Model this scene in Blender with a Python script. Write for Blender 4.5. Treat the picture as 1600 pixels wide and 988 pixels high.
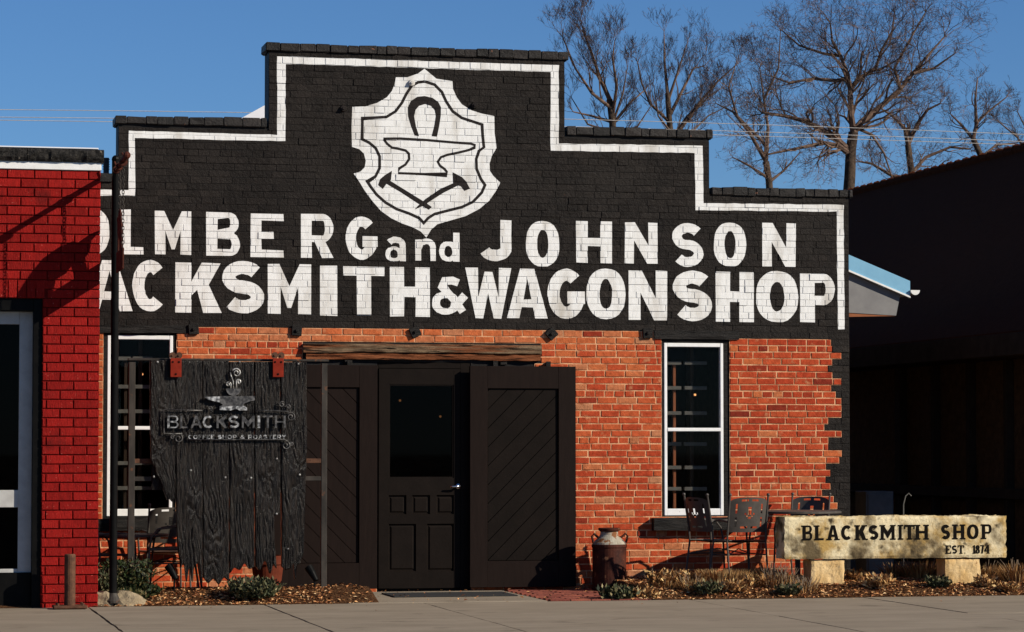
import bpy, bmesh, math, random
from mathutils import Vector, Matrix, noise
from mathutils.geometry import tessellate_polygon
random.seed(7)
R = math.radians
for o in list(bpy.data.objects): bpy.data.objects.remove(o)
S = bpy.context.scene
COL = S.collection
# ------------------------------------------------------------------ camera, sky, sun, exposure
F = 4400.0; CX, CY = 800.0, 494.0
CAM = Vector((0.0, -27.9, 1.44)); YAW = R(12.8); PIT = R(2.68)
cd = bpy.data.cameras.new('camera'); cam = bpy.data.objects.new('camera', cd); COL.objects.link(cam)
cd.sensor_width = 36.0; cd.sensor_fit = 'HORIZONTAL'; cd.lens = 36.0 * F / 1600.0
cd.clip_start = 0.1; cd.clip_end = 2000
cam.location = CAM; cam.rotation_euler = (math.pi/2 + PIT, 0, -YAW)
S.camera = cam
SUN_EL, SUN_AZ = R(27.5), R(55)          # azimuth to the right of the facade's normal
sdir = Vector((math.sin(SUN_AZ)*math.cos(SUN_EL), -math.cos(SUN_AZ)*math.cos(SUN_EL), math.sin(SUN_EL)))
W = bpy.data.worlds.new('World'); S.world = W; W.use_nodes = True
nt = W.node_tree; sky = nt.nodes.new('ShaderNodeTexSky'); sky.sky_type = 'NISHITA'; sky.sun_disc = False
sky.sun_elevation = SUN_EL; sky.sun_rotation = math.atan2(sdir.x, sdir.y)
sky.altitude = 900; sky.air_density = 1.0; sky.dust_density = 0.0; sky.ozone_density = 10.0
bg = nt.nodes['Background']; bg.inputs['Strength'].default_value = 0.074
nt.links.new(sky.outputs[0], bg.inputs['Color'])
sl = bpy.data.lights.new('sun', 'SUN'); sl.energy = 5.0; sl.angle = R(0.5); sl.color = (1.0, 0.92, 0.79)
so = bpy.data.objects.new('sun', sl); COL.objects.link(so)
so.rotation_euler = (-sdir).to_track_quat('-Z', 'Y').to_euler()
S.view_settings.view_transform = 'Standard'; S.view_settings.look = 'None'
S.view_settings.exposure = 0.3; S.view_settings.gamma = 1.0
# ------------------------------------------------------------------ helpers
_f = Vector((math.sin(YAW)*math.cos(PIT), math.cos(YAW)*math.cos(PIT), math.sin(PIT)))
_r = Vector((math.cos(YAW), -math.sin(YAW), 0)); _u = _r.cross(_f)
def ray(px, py): return _f + _r*((px-CX)/F) - _u*((py-CY)/F)
def P(px, py, Y=0.0):
    d = ray(px, py); t = (Y - CAM.y)/d.y
    return CAM + d*t
def G(px, py, Z=0.0):
    d = ray(px, py); t = (Z - CAM.z)/d.z
    return CAM + d*t
def XZ(px, py, Y=0.0):
    v = P(px, py, Y); return (v.x, v.z)
def PX(X, Y=0.0, py=600): # pixel column of X at depth Y
    v = Vector((X, Y, 1.44)) - CAM
    return CX + F*v.dot(_r)/v.dot(_f)
def U(a, b): return random.uniform(a, b)

ROOT = {}
def mats_of(m): return m if isinstance(m, (list, tuple)) else [m]
def link(name, me, parent=None, local=False):
    o = bpy.data.objects.new(name, me); COL.objects.link(o)
    if parent is not None:
        o.parent = parent
        if not local and parent.name in ROOT: o.matrix_parent_inverse = Matrix.Translation(-ROOT[parent.name])
    return o
def tag(o, label=None, cat=None, group=None, kind=None):
    if label: o['label'] = label
    if cat: o['category'] = cat
    if group: o['group'] = group
    if kind: o['kind'] = kind
    return o
def thing(name, loc, label, cat, group=None, rz=0.0):
    o = bpy.data.objects.new(name, None); COL.objects.link(o); o.empty_display_size = 0.1
    o.location = loc; o.rotation_euler.z = rz
    ROOT[o.name] = Vector(loc)
    return tag(o, label, cat, group)
def copy_tree(o, parent=None):
    c = o.copy(); COL.objects.link(c); c.parent = parent
    for ch in list(o.children): copy_tree(ch, c)
    return c

class MB:
    def __init__(s): s.v = []; s.f = []; s.m = []; s.a = []
    def add(s, vs, fs, m=0, a=0.5):
        n = len(s.v); s.v += [tuple(v) for v in vs]
        for f in fs: s.f.append([i+n for i in f]); s.m.append(m); s.a.append(a)
        return s
    def box(s, x0, x1, y0, y1, z0, z1, b=0.0, m=0, a=0.5):
        if x0 > x1: x0, x1 = x1, x0
        if y0 > y1: y0, y1 = y1, y0
        if z0 > z1: z0, z1 = z1, z0
        if b <= 0:
            vs = [(x, y, z) for z in (z0, z1) for y in (y0, y1) for x in (x0, x1)]
            return s.add(vs, [(0,2,3,1),(4,5,7,6),(0,1,5,4),(2,6,7,3),(0,4,6,2),(1,3,7,5)], m, a)
        bm = bmesh.new(); bmesh.ops.create_cube(bm, size=1.0)
        for v in bm.verts:
            v.co = ((x0+x1)/2+v.co.x*(x1-x0), (y0+y1)/2+v.co.y*(y1-y0), (z0+z1)/2+v.co.z*(z1-z0))
        b = min(b, .45*min(x1-x0, y1-y0, z1-z0))
        bmesh.ops.bevel(bm, geom=bm.edges[:], offset=b, segments=1, affect='EDGES')
        return s.bm(bm, m, a)
    def bm(s, bm, m=0, a=0.5):
        bm.verts.index_update()
        s.add([v.co[:] for v in bm.verts], [[v.index for v in f.verts] for f in bm.faces], m, a); bm.free(); return s
    def tube(s, pts, rad, n=8, cap=True, m=0, a=0.5):
        pts = [Vector(p) for p in pts]
        if not isinstance(rad, (list, tuple)): rad = [rad]*len(pts)
        vs = []; fs = []; ref = None
        for i, p in enumerate(pts):
            t = (pts[min(i+1, len(pts)-1)] - pts[max(i-1, 0)])
            if t.length < 1e-9: t = Vector((0,0,1))
            t.normalize()
            if ref is None: ref = t.orthogonal().normalized()
            else:
                ref = ref - t*ref.dot(t)
                ref = ref.normalized() if ref.length > 1e-6 else t.orthogonal().normalized()
            bt = t.cross(ref)
            for k in range(n):
                an = 2*math.pi*k/n
                vs.append(p + (ref*math.cos(an) + bt*math.sin(an))*rad[i])
        for i in range(len(pts)-1):
            for k in range(n):
                k2 = (k+1) % n
                fs.append((i*n+k, i*n+k2, (i+1)*n+k2, (i+1)*n+k))
        if cap and n > 2:
            fs.append(list(range(n))[::-1]); fs.append([(len(pts)-1)*n+k for k in range(n)])
        return s.add(vs, fs, m, a)
    def lathe(s, prof, c, n=24, m=0, a=0.5):
        vs = []; fs = []
        for (r, z) in prof:
            for k in range(n):
                an = 2*math.pi*k/n; vs.append((c[0]+r*math.cos(an), c[1]+r*math.sin(an), c[2]+z))
        for i in range(len(prof)-1):
            for k in range(n):
                k2 = (k+1) % n; fs.append((i*n+k, i*n+k2, (i+1)*n+k2, (i+1)*n+k))
        fs.append([k for k in range(n)][::-1]); fs.append([(len(prof)-1)*n+k for k in range(n)])
        return s.add(vs, fs, m, a)
    def prism(s, poly, y0, y1, m=0, a=0.5, holes=()):
        # polygon in XZ extruded along Y
        loops = [list(poly)] + [list(h) for h in holes]
        tri = tessellate_polygon([[Vector((x, z, 0)) for x, z in l] for l in loops])
        flat = [p for l in loops for p in l]; n = len(flat)
        vs = [(x, y0, z) for x, z in flat] + [(x, y1, z) for x, z in flat]
        fs = [t for t in tri] + [tuple(i+n for i in t)[::-1] for t in tri]
        b = 0
        for l in loops:
            k = len(l)
            for i in range(k): fs.append((b+i, b+(i+1) % k, b+(i+1) % k+n, b+i+n))
            b += k
        return s.add(vs, fs, m, a)
    def sphere(s, c, r, m=0, a=0.5, seg=10, ring=6, sq=(1,1,1)):
        bm = bmesh.new(); bmesh.ops.create_uvsphere(bm, u_segments=seg, v_segments=ring, radius=r)
        for v in bm.verts: v.co = (c[0]+v.co.x*sq[0], c[1]+v.co.y*sq[1], c[2]+v.co.z*sq[2])
        return s.bm(bm, m, a)
    def mesh(s, name, mats, smooth=False, fixn=True):
        me = bpy.data.meshes.new(name); me.from_pydata(s.v, [], s.f)
        for m in mats_of(mats): me.materials.append(m)
        if s.m: me.polygons.foreach_set('material_index', s.m)
        at = me.attributes.new('bv', 'FLOAT', 'FACE'); at.data.foreach_set('value', s.a)
        if smooth: me.polygons.foreach_set('use_smooth', [True]*len(s.f))
        if fixn:
            bm = bmesh.new(); bm.from_mesh(me); bmesh.ops.recalc_face_normals(bm, faces=bm.faces); bm.to_mesh(me); bm.free()
        me.update(); return me
    def build(s, name, mats, parent=None, smooth=False, local=False, fixn=True):
        return link(name, s.mesh(name, mats, smooth, fixn), parent, local)
# ------------------------------------------------------------------ materials
def mat(name, c, c2=None, rough=.7, scale=8.0, bump=.0, bscale=60.0, metal=0.0, spec=.4, attr=None, stretch=None,
        thr=(.35, .65), chips=None, chips2=None, cstr=False, bdist=.01, detail=6, rvar=0.0):
    m = bpy.data.materials.new(name); m.use_nodes = True; t = m.node_tree; N = t.nodes; L = t.links
    b = N['Principled BSDF']; b.inputs['Roughness'].default_value = rough; b.inputs['Metallic'].default_value = metal
    b.inputs['Specular IOR Level'].default_value = spec
    tc = N.new('ShaderNodeTexCoord'); vec = tc.outputs['Object']
    if stretch:
        mp = N.new('ShaderNodeMapping'); mp.inputs['Scale'].default_value = stretch
        L.new(vec, mp.inputs['Vector']); vec = mp.outputs[0]
    nz = N.new('ShaderNodeTexNoise'); nz.inputs['Scale'].default_value = scale; nz.inputs['Detail'].default_value = detail
    nz.inputs['Roughness'].default_value = .65
    L.new(vec, nz.inputs['Vector'])
    cr = N.new('ShaderNodeValToRGB'); cr.color_ramp.elements[0].position = thr[0]; cr.color_ramp.elements[1].position = thr[1]
    cr.color_ramp.elements[0].color = (*c, 1); cr.color_ramp.elements[1].color = (*(c2 or c), 1)
    L.new(nz.outputs['Fac'], cr.inputs['Fac']); col = cr.outputs['Color']
    if attr:      # list of (pos, colour) picked per piece
        at = N.new('ShaderNodeAttribute'); at.attribute_name = 'bv'
        r2 = N.new('ShaderNodeValToRGB'); e = r2.color_ramp.elements
        e[0].position = attr[0][0]; e[0].color = (*attr[0][1], 1); e[1].position = attr[-1][0]; e[1].color = (*attr[-1][1], 1)
        for p_, c_ in attr[1:-1]:
            k = e.new(p_); k.color = (*c_, 1)
        L.new(at.outputs['Fac'], r2.inputs['Fac'])
        mx = N.new('ShaderNodeMix'); mx.data_type = 'RGBA'; mx.blend_type = 'MULTIPLY'; mx.inputs['Factor'].default_value = 1
        L.new(r2.outputs['Color'], mx.inputs['A']); L.new(col, mx.inputs['B']); col = mx.outputs['Result']
    for ch_ in [q_ for q_ in (chips, chips2) if q_]:     # (colour, scale, threshold[, softness])
        chips = ch_
        n2 = N.new('ShaderNodeTexNoise'); n2.inputs['Scale'].default_value = chips[1]; n2.inputs['Detail'].default_value = 8
        L.new(vec if cstr else tc.outputs['Object'], n2.inputs['Vector'])
        r3 = N.new('ShaderNodeValToRGB'); r3.color_ramp.elements[0].position = chips[2]; r3.color_ramp.elements[1].position = chips[2]+(chips[3] if len(chips) > 3 else .03)
        L.new(n2.outputs['Fac'], r3.inputs['Fac'])
        mx = N.new('ShaderNodeMix'); mx.data_type = 'RGBA'; mx.inputs['B'].default_value = (*chips[0], 1)
        L.new(r3.outputs['Color'], mx.inputs['Factor']); L.new(col, mx.inputs['A']); col = mx.outputs['Result']
    L.new(col, b.inputs['Base Color'])
    if rvar:
        mr = N.new('ShaderNodeMapRange'); mr.inputs['From Min'].default_value = .3; mr.inputs['From Max'].default_value = .7
        mr.inputs['To Min'].default_value = rough-rvar; mr.inputs['To Max'].default_value = rough+rvar
        L.new(nz.outputs['Fac'], mr.inputs['Value']); L.new(mr.outputs[0], b.inputs['Roughness'])
    if bump:
        n3 = N.new('ShaderNodeTexNoise'); n3.inputs['Scale'].default_value = bscale; n3.inputs['Detail'].default_value = 8
        n3.inputs['Roughness'].default_value = .7
        L.new(vec, n3.inputs['Vector'])
        bp = N.new('ShaderNodeBump'); bp.inputs['Strength'].default_value = bump; bp.inputs['Distance'].default_value = bdist
        L.new(n3.outputs['Fac'], bp.inputs['Height']); L.new(bp.outputs[0], b.inputs['Normal'])
    return m
W1 = (1, 1, 1)
M = {}
M['blackpaint'] = mat('black_masonry_paint', (.72,.72,.72), (1.25,1.22,1.2), rough=.5, scale=7, bump=.9, bscale=30, bdist=.012, spec=.07,
    attr=[(0, (.0115,.0095,.0082)), (.5, (.0155,.0126,.0108)), (1, (.022,.018,.0152))], chips=((.16,.06,.03), 16, .745), chips2=((.020,.0165,.014), 1.3, .52, .25))
M['blackmortar'] = mat('painted_mortar', (.010,.009,.0085), (.016,.014,.013), rough=.6, scale=20, bump=.5, bscale=60, spec=.1)
M['whitepaint'] = mat('white_sign_paint', (.66,.65,.615), (.78,.77,.74), rough=.6, scale=9, bump=.5, bscale=45, bdist=.005, thr=(.3,.55), spec=.15, stretch=(3.5,1,1), cstr=True, chips=((.26,.18,.12), 13, .715, .04), chips2=((.50,.465,.41), 1.6, .50, .24))
M['markpaint'] = mat('black_sign_paint', (.014,.011,.010), (.022,.017,.015), rough=.55, scale=12, bump=.4, bscale=50, spec=.1)
M['brick'] = mat('bare_red_brick', (.58,.56,.54), (1.15,1.15,1.15), rough=.9, scale=18, bump=.9, bscale=50, bdist=.007, spec=.08, thr=(.28,.70),
    attr=[(0, (.20,.026,.014)), (.25, (.39,.050,.019)), (.6, (.47,.080,.028)), (.85, (.52,.135,.046)), (1, (.44,.19,.095))], chips=((.46,.20,.095), 11, .60, .16), chips2=((.10,.03,.02), 34, .70, .05))
M['mortar'] = mat('lime_mortar', (.26,.085,.038), (.66,.36,.19), thr=(.36,.58), rough=.9, scale=7, bump=.8, bscale=70, spec=.1)
M['coping'] = mat('black_coping_brick', (.7,.7,.7), (1.3,1.25,1.2), rough=.5, scale=14, bump=.9, bscale=40, spec=.15,
    attr=[(0, (.014,.013,.012)), (1, (.026,.022,.02))], chips=((.22,.10,.06), 18, .70))
M['red'] = mat('red_painted_brick', (.75,.75,.75), (1.1,1.1,1.1), rough=.55, scale=25, bump=1.0, bscale=70, stretch=(1.8,1,.4), bdist=.02, spec=.07,
    attr=[(0, (.235,.0075,.0055)), (1, (.34,.012,.009))], chips=((.46,.09,.065), 48, .66, .06), chips2=((.10,.006,.005), 3, .60, .15))
M['redmortar'] = mat('red_painted_mortar', (.10,.005,.004), (.15,.007,.006), rough=.7, scale=30, bump=.5, spec=.05)
M['roughblack'] = mat('rough_black_stone_cap', (.013,.012,.011), (.035,.031,.027), rough=.6, scale=22, bump=1.0, bscale=35, bdist=.03, spec=.1, chips=((.20,.17,.13), 26, .68))
M['whitetrim'] = mat('white_trim_paint', (.70,.69,.66), (.80,.79,.77), rough=.5, scale=10, bump=.2, bscale=80)
M['whiteframe'] = mat('white_window_paint', (.74,.73,.70), (.82,.81,.79), rough=.45, scale=14, bump=.15, bscale=120, chips=((.25,.2,.15), 40, .74))
M['shadewhite'] = mat('shade_darkened_white_paint', (.36,.35,.33), (.44,.43,.405), rough=.6, scale=9, bump=.15, bscale=60, spec=.1, chips=((.2,.17,.13), 30, .72))  # white door paint, darkened in colour for the recess shade; chips are flakes
M['blackwood'] = mat('black_painted_timber', (.008,.0075,.007), (.022,.019,.017), rough=.55, scale=9, bump=1.0, bscale=18, stretch=(.6,4,6), bdist=.015, spec=.12)
M['doorpaint'] = mat('dark_brown_door_paint', (.0105,.0064,.0050), (.0135,.0082,.0064), rough=.55, scale=4, bump=.15, bscale=14, stretch=(8,8,1), spec=.06, chips=((.10,.075,.06), 70, .80))
M['panelpaint'] = mat('dark_door_panel_paint', (.0078,.0056,.0044), (.0105,.0074,.0058), rough=.55, scale=5, bump=.2, bscale=30, spec=.05, chips=((.12,.09,.07), 60, .79))
M['beam'] = mat('weathered_timber_beam', (.085,.05,.028), (.31,.215,.13), rough=.85, scale=5, bump=1.0, bscale=9, stretch=(.5,5,9), bdist=.04, cstr=True, spec=.08, chips=((.20,.07,.03), 1.6, .53, .10), chips2=((.016,.010,.006), 4.5, .57, .06))
M['redbeam'] = mat('reddish_old_timber', (.11,.032,.012), (.27,.095,.04), rough=.85, scale=5, bump=1.0, bscale=9, stretch=(.5,5,9), bdist=.04, cstr=True, spec=.08, chips2=((.016,.008,.005), 4.5, .60, .06))
M['char'] = mat('charred_wood', (.0035,.0024,.0017), (.022,.0148,.0098), rough=.27, scale=12, bump=.9, bscale=26, stretch=(6,6,.5), bdist=.012, spec=.20, thr=(.44,.75), rvar=.06, chips=((.13,.10,.075), 60, .68, .05))
M['steel'] = mat('dull_cut_steel', (.045,.042,.040), (.16,.15,.14), rough=.45, scale=22, metal=.5, rvar=.1, thr=(.42,.62))
M['brightsteel'] = mat('worn_bright_steel', (.10,.092,.085), (.62,.60,.56), rough=.38, scale=30, metal=.5, rvar=.1, thr=(.42,.62))
M['rust'] = mat('rusty_steel', (.055,.026,.016), (.12,.055,.03), rough=.75, scale=16, bump=.5, bscale=60, spec=.15)
M['darkrust'] = mat('dark_red_rust', (.045,.012,.008), (.09,.026,.015), rough=.75, scale=16, spec=.12)
M['oldsteel'] = mat('weathered_square_tube', (.020,.017,.014), (.052,.043,.035), rough=.6, scale=10, metal=.1, stretch=(1,1,.3), chips=((.13,.055,.025), 9, .64, .06), spec=.2)
M['hanger'] = mat('red_oxide_hanger', (.16,.016,.008), (.22,.024,.012), rough=.7, scale=20, bump=.2, spec=.05)
M['blackmetal'] = mat('black_powder_coat', (.0035,.0034,.0033), (.006,.0056,.0052), rough=.45, scale=12, spec=.06)
M['chair'] = mat('dark_bronze_powder_coat', (.055,.047,.040), (.075,.065,.056), rough=.5, scale=14, metal=.0, spec=.2)
M['can'] = mat('rusty_brown_enamel', (.026,.007,.004), (.072,.019,.010), rough=.65, spec=.15, scale=9, bump=.3, bscale=40, chips=((.19,.085,.04), 14, .64))
M['canlid'] = mat('flaking_cream_enamel', (.22,.19,.14), (.40,.36,.28), rough=.65, scale=11, bump=.4, bscale=40, spec=.12, chips=((.18,.07,.025), 15, .54, .08))
M['stone'] = mat('lichened_limestone', (.42,.27,.09), (.70,.59,.37), rough=.9, scale=3.6, bump=.9, bscale=22, bdist=.014, thr=(.40,.56), chips=((.13,.095,.05), 4.2, .50, .16), chips2=((.055,.04,.022), 9, .56, .12), spec=.08, detail=10)
M['sandstone'] = mat('sandstone_block', (.52,.33,.13), (.68,.49,.25), rough=.9, scale=6, bump=.9, bscale=20, bdist=.015, spec=.15, chips=((.30,.15,.06), 10, .66))
M['rock'] = mat('grey_tan_rock', (.20,.15,.09), (.36,.28,.17), rough=.9, scale=7, bump=.9, bscale=16, bdist=.03)
M['incised'] = mat('black_letter_paint', (.005,.004,.0035), (.010,.008,.006), rough=.8, scale=20, spec=.03)
M['concrete'] = mat('broomed_concrete', (.195,.157,.112), (.275,.225,.165), rough=.85, scale=1.1, stretch=(1,2.6,1), detail=9, bump=.35, bscale=160, bdist=.004, thr=(.3,.7), spec=.2, chips=((.15,.12,.085), 2.2, .62, .12), chips2=((.09,.072,.05), 17, .735, .02))
M['joint'] = mat('dirty_joint', (.03,.022,.015), (.05,.037,.025), rough=.95, scale=20)
M['asphalt'] = mat('asphalt', (.04,.04,.04), (.06,.058,.055), rough=.9, scale=40, bump=.5, bscale=150)
M['soil'] = mat('bark_mulch', (.035,.016,.008), (.15,.072,.032), rough=.95, scale=45, bump=1.0, bscale=50, bdist=.04, spec=.05)
M['earth'] = mat('bare_earth', (.05,.035,.022), (.10,.07,.042), rough=.95, scale=6, bump=.6, bscale=20)
M['leaf'] = mat('dry_leaf', (.8,.8,.8), (1.15,1.1,1.05), rough=.8, scale=30, spec=.15,
    attr=[(0, (.07,.026,.012)), (.3, (.26,.10,.04)), (.6, (.48,.22,.085)), (.85, (.60,.33,.14)), (1, (.74,.54,.30))])
M['grass'] = mat('dry_grass', (.8,.8,.8), (1.1,1.1,1.1), rough=.8, scale=30, spec=.15,
    attr=[(0, (.09,.038,.014)), (.35, (.25,.115,.04)), (.7, (.42,.225,.08)), (1, (.64,.45,.21))])
M['sage'] = mat('grey_green_leaf', (.8,.8,.8), (1.1,1.1,1.1), rough=.7, scale=30, spec=.2,
    attr=[(0, (.012,.018,.008)), (.5, (.045,.052,.022)), (.85, (.12,.105,.048)), (1, (.26,.21,.11))])
M['green'] = mat('dark_green_leaf', (.8,.8,.8), (1.1,1.1,1.1), rough=.6, scale=30, spec=.25,
    attr=[(0, (.006,.011,.003)), (.6, (.022,.038,.009)), (1, (.09,.06,.02))])
M['twig'] = mat('woody_stem', (.10,.07,.045), (.28,.20,.13), rough=.85, scale=30)
M['bark'] = mat('grey_brown_bark', (.036,.024,.017), (.088,.062,.043), rough=.9, scale=6, bump=.8, bscale=14, bdist=.05, spec=.15)
M['barktwig'] = mat('reddish_twig_bark', (.080,.050,.036), (.16,.104,.075), rough=.85, scale=3, spec=.15)
M['wire'] = mat('pale_wire', (.40,.36,.32), (.48,.44,.40), rough=.5, scale=5)
M['pole'] = mat('utility_pole_wood', (.08,.055,.035), (.14,.10,.065), rough=.9, scale=6, stretch=(3,3,.4))
M['shelf'] = mat('grey_painted_slat', (.085,.08,.068), (.12,.112,.095), rough=.7, scale=12)
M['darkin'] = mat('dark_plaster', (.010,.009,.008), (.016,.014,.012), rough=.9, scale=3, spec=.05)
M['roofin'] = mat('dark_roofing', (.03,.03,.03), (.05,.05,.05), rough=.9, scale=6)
M['bluemetal'] = mat('blue_metal_fascia', (.17,.37,.53), (.20,.42,.58), rough=.4, scale=5, spec=.4)
M['soffit'] = mat('grey_soffit_board', (.16,.155,.155), (.20,.195,.19), rough=.7, scale=5)
M['rustwood'] = mat('rust_brown_boards', (.20,.06,.02), (.28,.09,.03), rough=.8, scale=8)
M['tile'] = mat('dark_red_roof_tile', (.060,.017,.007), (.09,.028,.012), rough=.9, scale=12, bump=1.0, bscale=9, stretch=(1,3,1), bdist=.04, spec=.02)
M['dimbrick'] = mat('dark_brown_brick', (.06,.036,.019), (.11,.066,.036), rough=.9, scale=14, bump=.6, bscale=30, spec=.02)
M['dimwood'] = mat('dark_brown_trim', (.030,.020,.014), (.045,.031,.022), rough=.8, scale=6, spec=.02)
M['clay'] = mat('terracotta', (.085,.017,.008), (.12,.026,.012), rough=.85, spec=.1, scale=10, bump=.2)
M['paver'] = mat('worn_red_paver', (.7,.7,.7), (1.1,1.1,1.1), rough=.9, scale=14, bump=.6, bscale=40,
    attr=[(0, (.15,.03,.017)), (1, (.27,.07,.038))])
M['carpaint'] = mat('navy_car_paint', (.004,.006,.011), (.005,.007,.013), rough=.45, scale=2, spec=.1)
M['rubber'] = mat('black_rubber', (.012,.012,.012), (.018,.018,.018), rough=.8, scale=20)
M['chrome'] = mat('satin_chrome', (.75,.75,.76), (.82,.82,.83), rough=.25, metal=1.0, scale=5)
M['roofwhite'] = mat('white_metal_roofing', (.70,.69,.70), (.76,.75,.76), rough=.5, scale=4)  # plain white sheet metal, used for roof monitor and flashing
M['greymetal'] = mat('grey_galvanised_sheet', (.06,.06,.062), (.085,.085,.087), rough=.6, scale=6, spec=.1)
def glass(name, gl=.10, tint=(.80,.82,.82)):
    m = bpy.data.materials.new(name); m.use_nodes = True; t = m.node_tree; N = t.nodes; L = t.links
    N.remove(N['Principled BSDF']); tr = N.new('ShaderNodeBsdfTransparent'); tr.inputs[0].default_value = (*tint, 1)
    g = N.new('ShaderNodeBsdfGlossy'); g.inputs['Roughness'].default_value = .02; g.inputs[0].default_value = (gl,)*3+(1,)
    a = N.new('ShaderNodeAddShader'); L.new(tr.outputs[0], a.inputs[0])
    lw = N.new('ShaderNodeLayerWeight'); lw.inputs[0].default_value = .5
    pw = N.new('ShaderNodeMath'); pw.operation = 'POWER'; pw.inputs[1].default_value = 5; L.new(lw.outputs['Facing'], pw.inputs[0])
    fr = N.new('ShaderNodeMath'); fr.operation = 'MULTIPLY_ADD'; fr.inputs[1].default_value = .9; fr.inputs[2].default_value = .04; L.new(pw.outputs[0], fr.inputs[0])
    mx = N.new('ShaderNodeMixShader'); L.new(fr.outputs[0], mx.inputs[0]); L.new(tr.outputs[0], mx.inputs[1]); L.new(g.outputs[0], mx.inputs[2])
    N.remove(a); L.new(mx.outputs[0], N['Material Output'].inputs[0]); return m
M['glass'] = glass('old_window_glass', .10, (.9,.9,.9))
M['tinted'] = glass('tinted_glass', .10, (.25,.25,.25))
def emit(name, c, s):
    m = bpy.data.materials.new(name); m.use_nodes = True; b = m.node_tree.nodes['Principled BSDF']
    b.inputs['Emission Color'].default_value = (*c, 1); b.inputs['Emission Strength'].default_value = s; return m
M['bulb'] = emit('warm_bulb', (1, .42, .14), 1.4)
# ------------------------------------------------------------------ ground
mb = MB(); mb.add([(-600,-600,-.17),(600,-600,-.17),(600,900,-.17),(-600,900,-.17)], [(0,1,2,3)])
tag(mb.build('ground', M['earth']), kind='structure')
mb = MB(); mb.add([(-120,-30,-.155),(120,-30,-.155),(120,-7.2,-.155),(-120,-7.2,-.155)], [(0,1,2,3)])
tag(mb.build('road', M['asphalt']), kind='structure')
mb = MB(); mb.box(-60, 60, -7.2, -7.02, -.165, 0.0, .015)
tag(mb.build('kerb', M['concrete']), kind='structure')
mb = MB(); mb.box(-60, 60, -7.0, -2.12, -.165, -.010)
walk = tag(mb.build('sidewalk', M['joint']), kind='structure')
JX = [P(413, 945, -2.1).x, P(661, 943, -2.1).x, P(1078, 936, -2.1).x, P(1350, 933.5, -2.1).x]
xs = [JX[0]-1.6*k for k in range(12, 0, -1)] + JX + [JX[-1]+1.75*k for k in range(1, 12)]
for i in range(len(xs)-1):
    for (ya, yb) in ((-7.0, -4.75), (-4.73, -2.10)):
        g = .009
        b = MB(); x0, x1 = xs[i]+g, xs[i+1]-g
        # slab with small wobble along its joints
        n = 10; dz = U(-.003, .003)
        top = []
        for k in range(n+1): top.append((x0+U(-.005,.005), ya+(yb-ya)*k/n))
        for k in range(n, -1, -1): top.append((x1+U(-.005,.005), ya+(yb-ya)*k/n))
        m_ = len(top)
        b.add([(x, y, dz) for x, y in top]+[(x, y, -.009) for x, y in top], [list(range(m_))]+[(k, (k+1) % m_, (k+1) % m_+m_, k+m_) for k in range(m_)])
        b.build('slab', M['concrete'], walk)
# planting bed: gently mounded mulch between sidewalk and wall
def bedz(x, y):
    t = max(0.0, min(1.0, (y+2.12)/.35)); t = t*t*(3-2*t)
    t3 = max(0.0, min(1.0, (y+2.12)/.8)); t3 = t3*t3*(3-2*t3)
    back = max(0.0, min(1.0, (-y-.75)/.55)) if x < 5.2 else 1.0
    z = .03*t + .085*t3*back + .03*noise.noise(Vector((x*1.3, y*1.7, 3)))*t + .012*noise.noise(Vector((x*6, y*6, 1)))*t
    w = P(590, 930, -1.0).x; e = P(900, 930, -1.0).x          # doorway stays low
    if w-.15 < x < e+.5:
        z = min(z, .0) - .03
    return z
def bed(name, x0, x1, y0, y1):
    nx = int((x1-x0)/.06); ny = int((y1-y0)/.06); b = MB(); vs = []
    for j in range(ny+1):
        for i in range(nx+1):
            x = x0+(x1-x0)*i/nx; y = y0+(y1-y0)*j/ny; vs.append((x, y, bedz(x, y)))
    b.add(vs, [(j*(nx+1)+i, j*(nx+1)+i+1, (j+1)*(nx+1)+i+1, (j+1)*(nx+1)+i) for j in range(ny) for i in range(nx)])
    return tag(b.build(name, M['soil'], smooth=True), kind='structure')
bed('mulch_bed', .7, 17.0, -2.10, .0)
mb = MB(); mb.add([(9.9,0,.03),(17,0,.03),(17,30,.03),(9.9,30,.03)], [(0,1,2,3)])
tag(mb.build('side_yard_ground', M['earth']), kind='structure')
# ------------------------------------------------------------------ main building
HC = .068
XR = P(1327, 560).x; XL = 2*5.385 - XR
ZT1 = P(650, 89).z; ZT2 = P(800, 205).z - .02; ZT3 = P(1220, 309).z
T1 = (P(420, 120).x, P(882, 120).x); T2 = (P(185, 230).x, P(1108, 250).x)
ZT2 = (P(300, 197).z + P(1000, 217).z)/2
ZT1 = (P(430, 81).z + P(880, 97).z)/2
bld = thing('blacksmith_building', ((XL+XR)/2, 0, 0), 'old brick workshop with black stepped false front and white painted lettering', 'building')
def rect(px0, py0, px1, py1):
    a = P(px0, (py0+py1)/2); b = P(px1, (py0+py1)/2); c = P((px0+px1)/2, py0); d = P((px0+px1)/2, py1)
    return [a.x, b.x, d.z, c.z]
WL = rect(161, 520, 275, 810); WR = rect(1034, 530, 1140, 810)
DO = rect(589, 566, 736, 940); DO[2] = -.1
BEAM = rect(473, 538, 845, 563)
GAP = rect(475, 561, 835, 579)
LL = rect(120, 508, 300, 521); LR = rect(1022, 516, 1154, 531)
OPEN = [WL, WR, DO, BEAM, GAP, LL, LR]
ZBL = P(700, 517).z; ZBR = P(1220, 533).z; XWR = WR[1]
def outline_top(x):
    if T1[0] <= x <= T1[1]: return ZT1
    if T2[0] <= x <= T2[1]: return ZT2
    return ZT3
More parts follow.
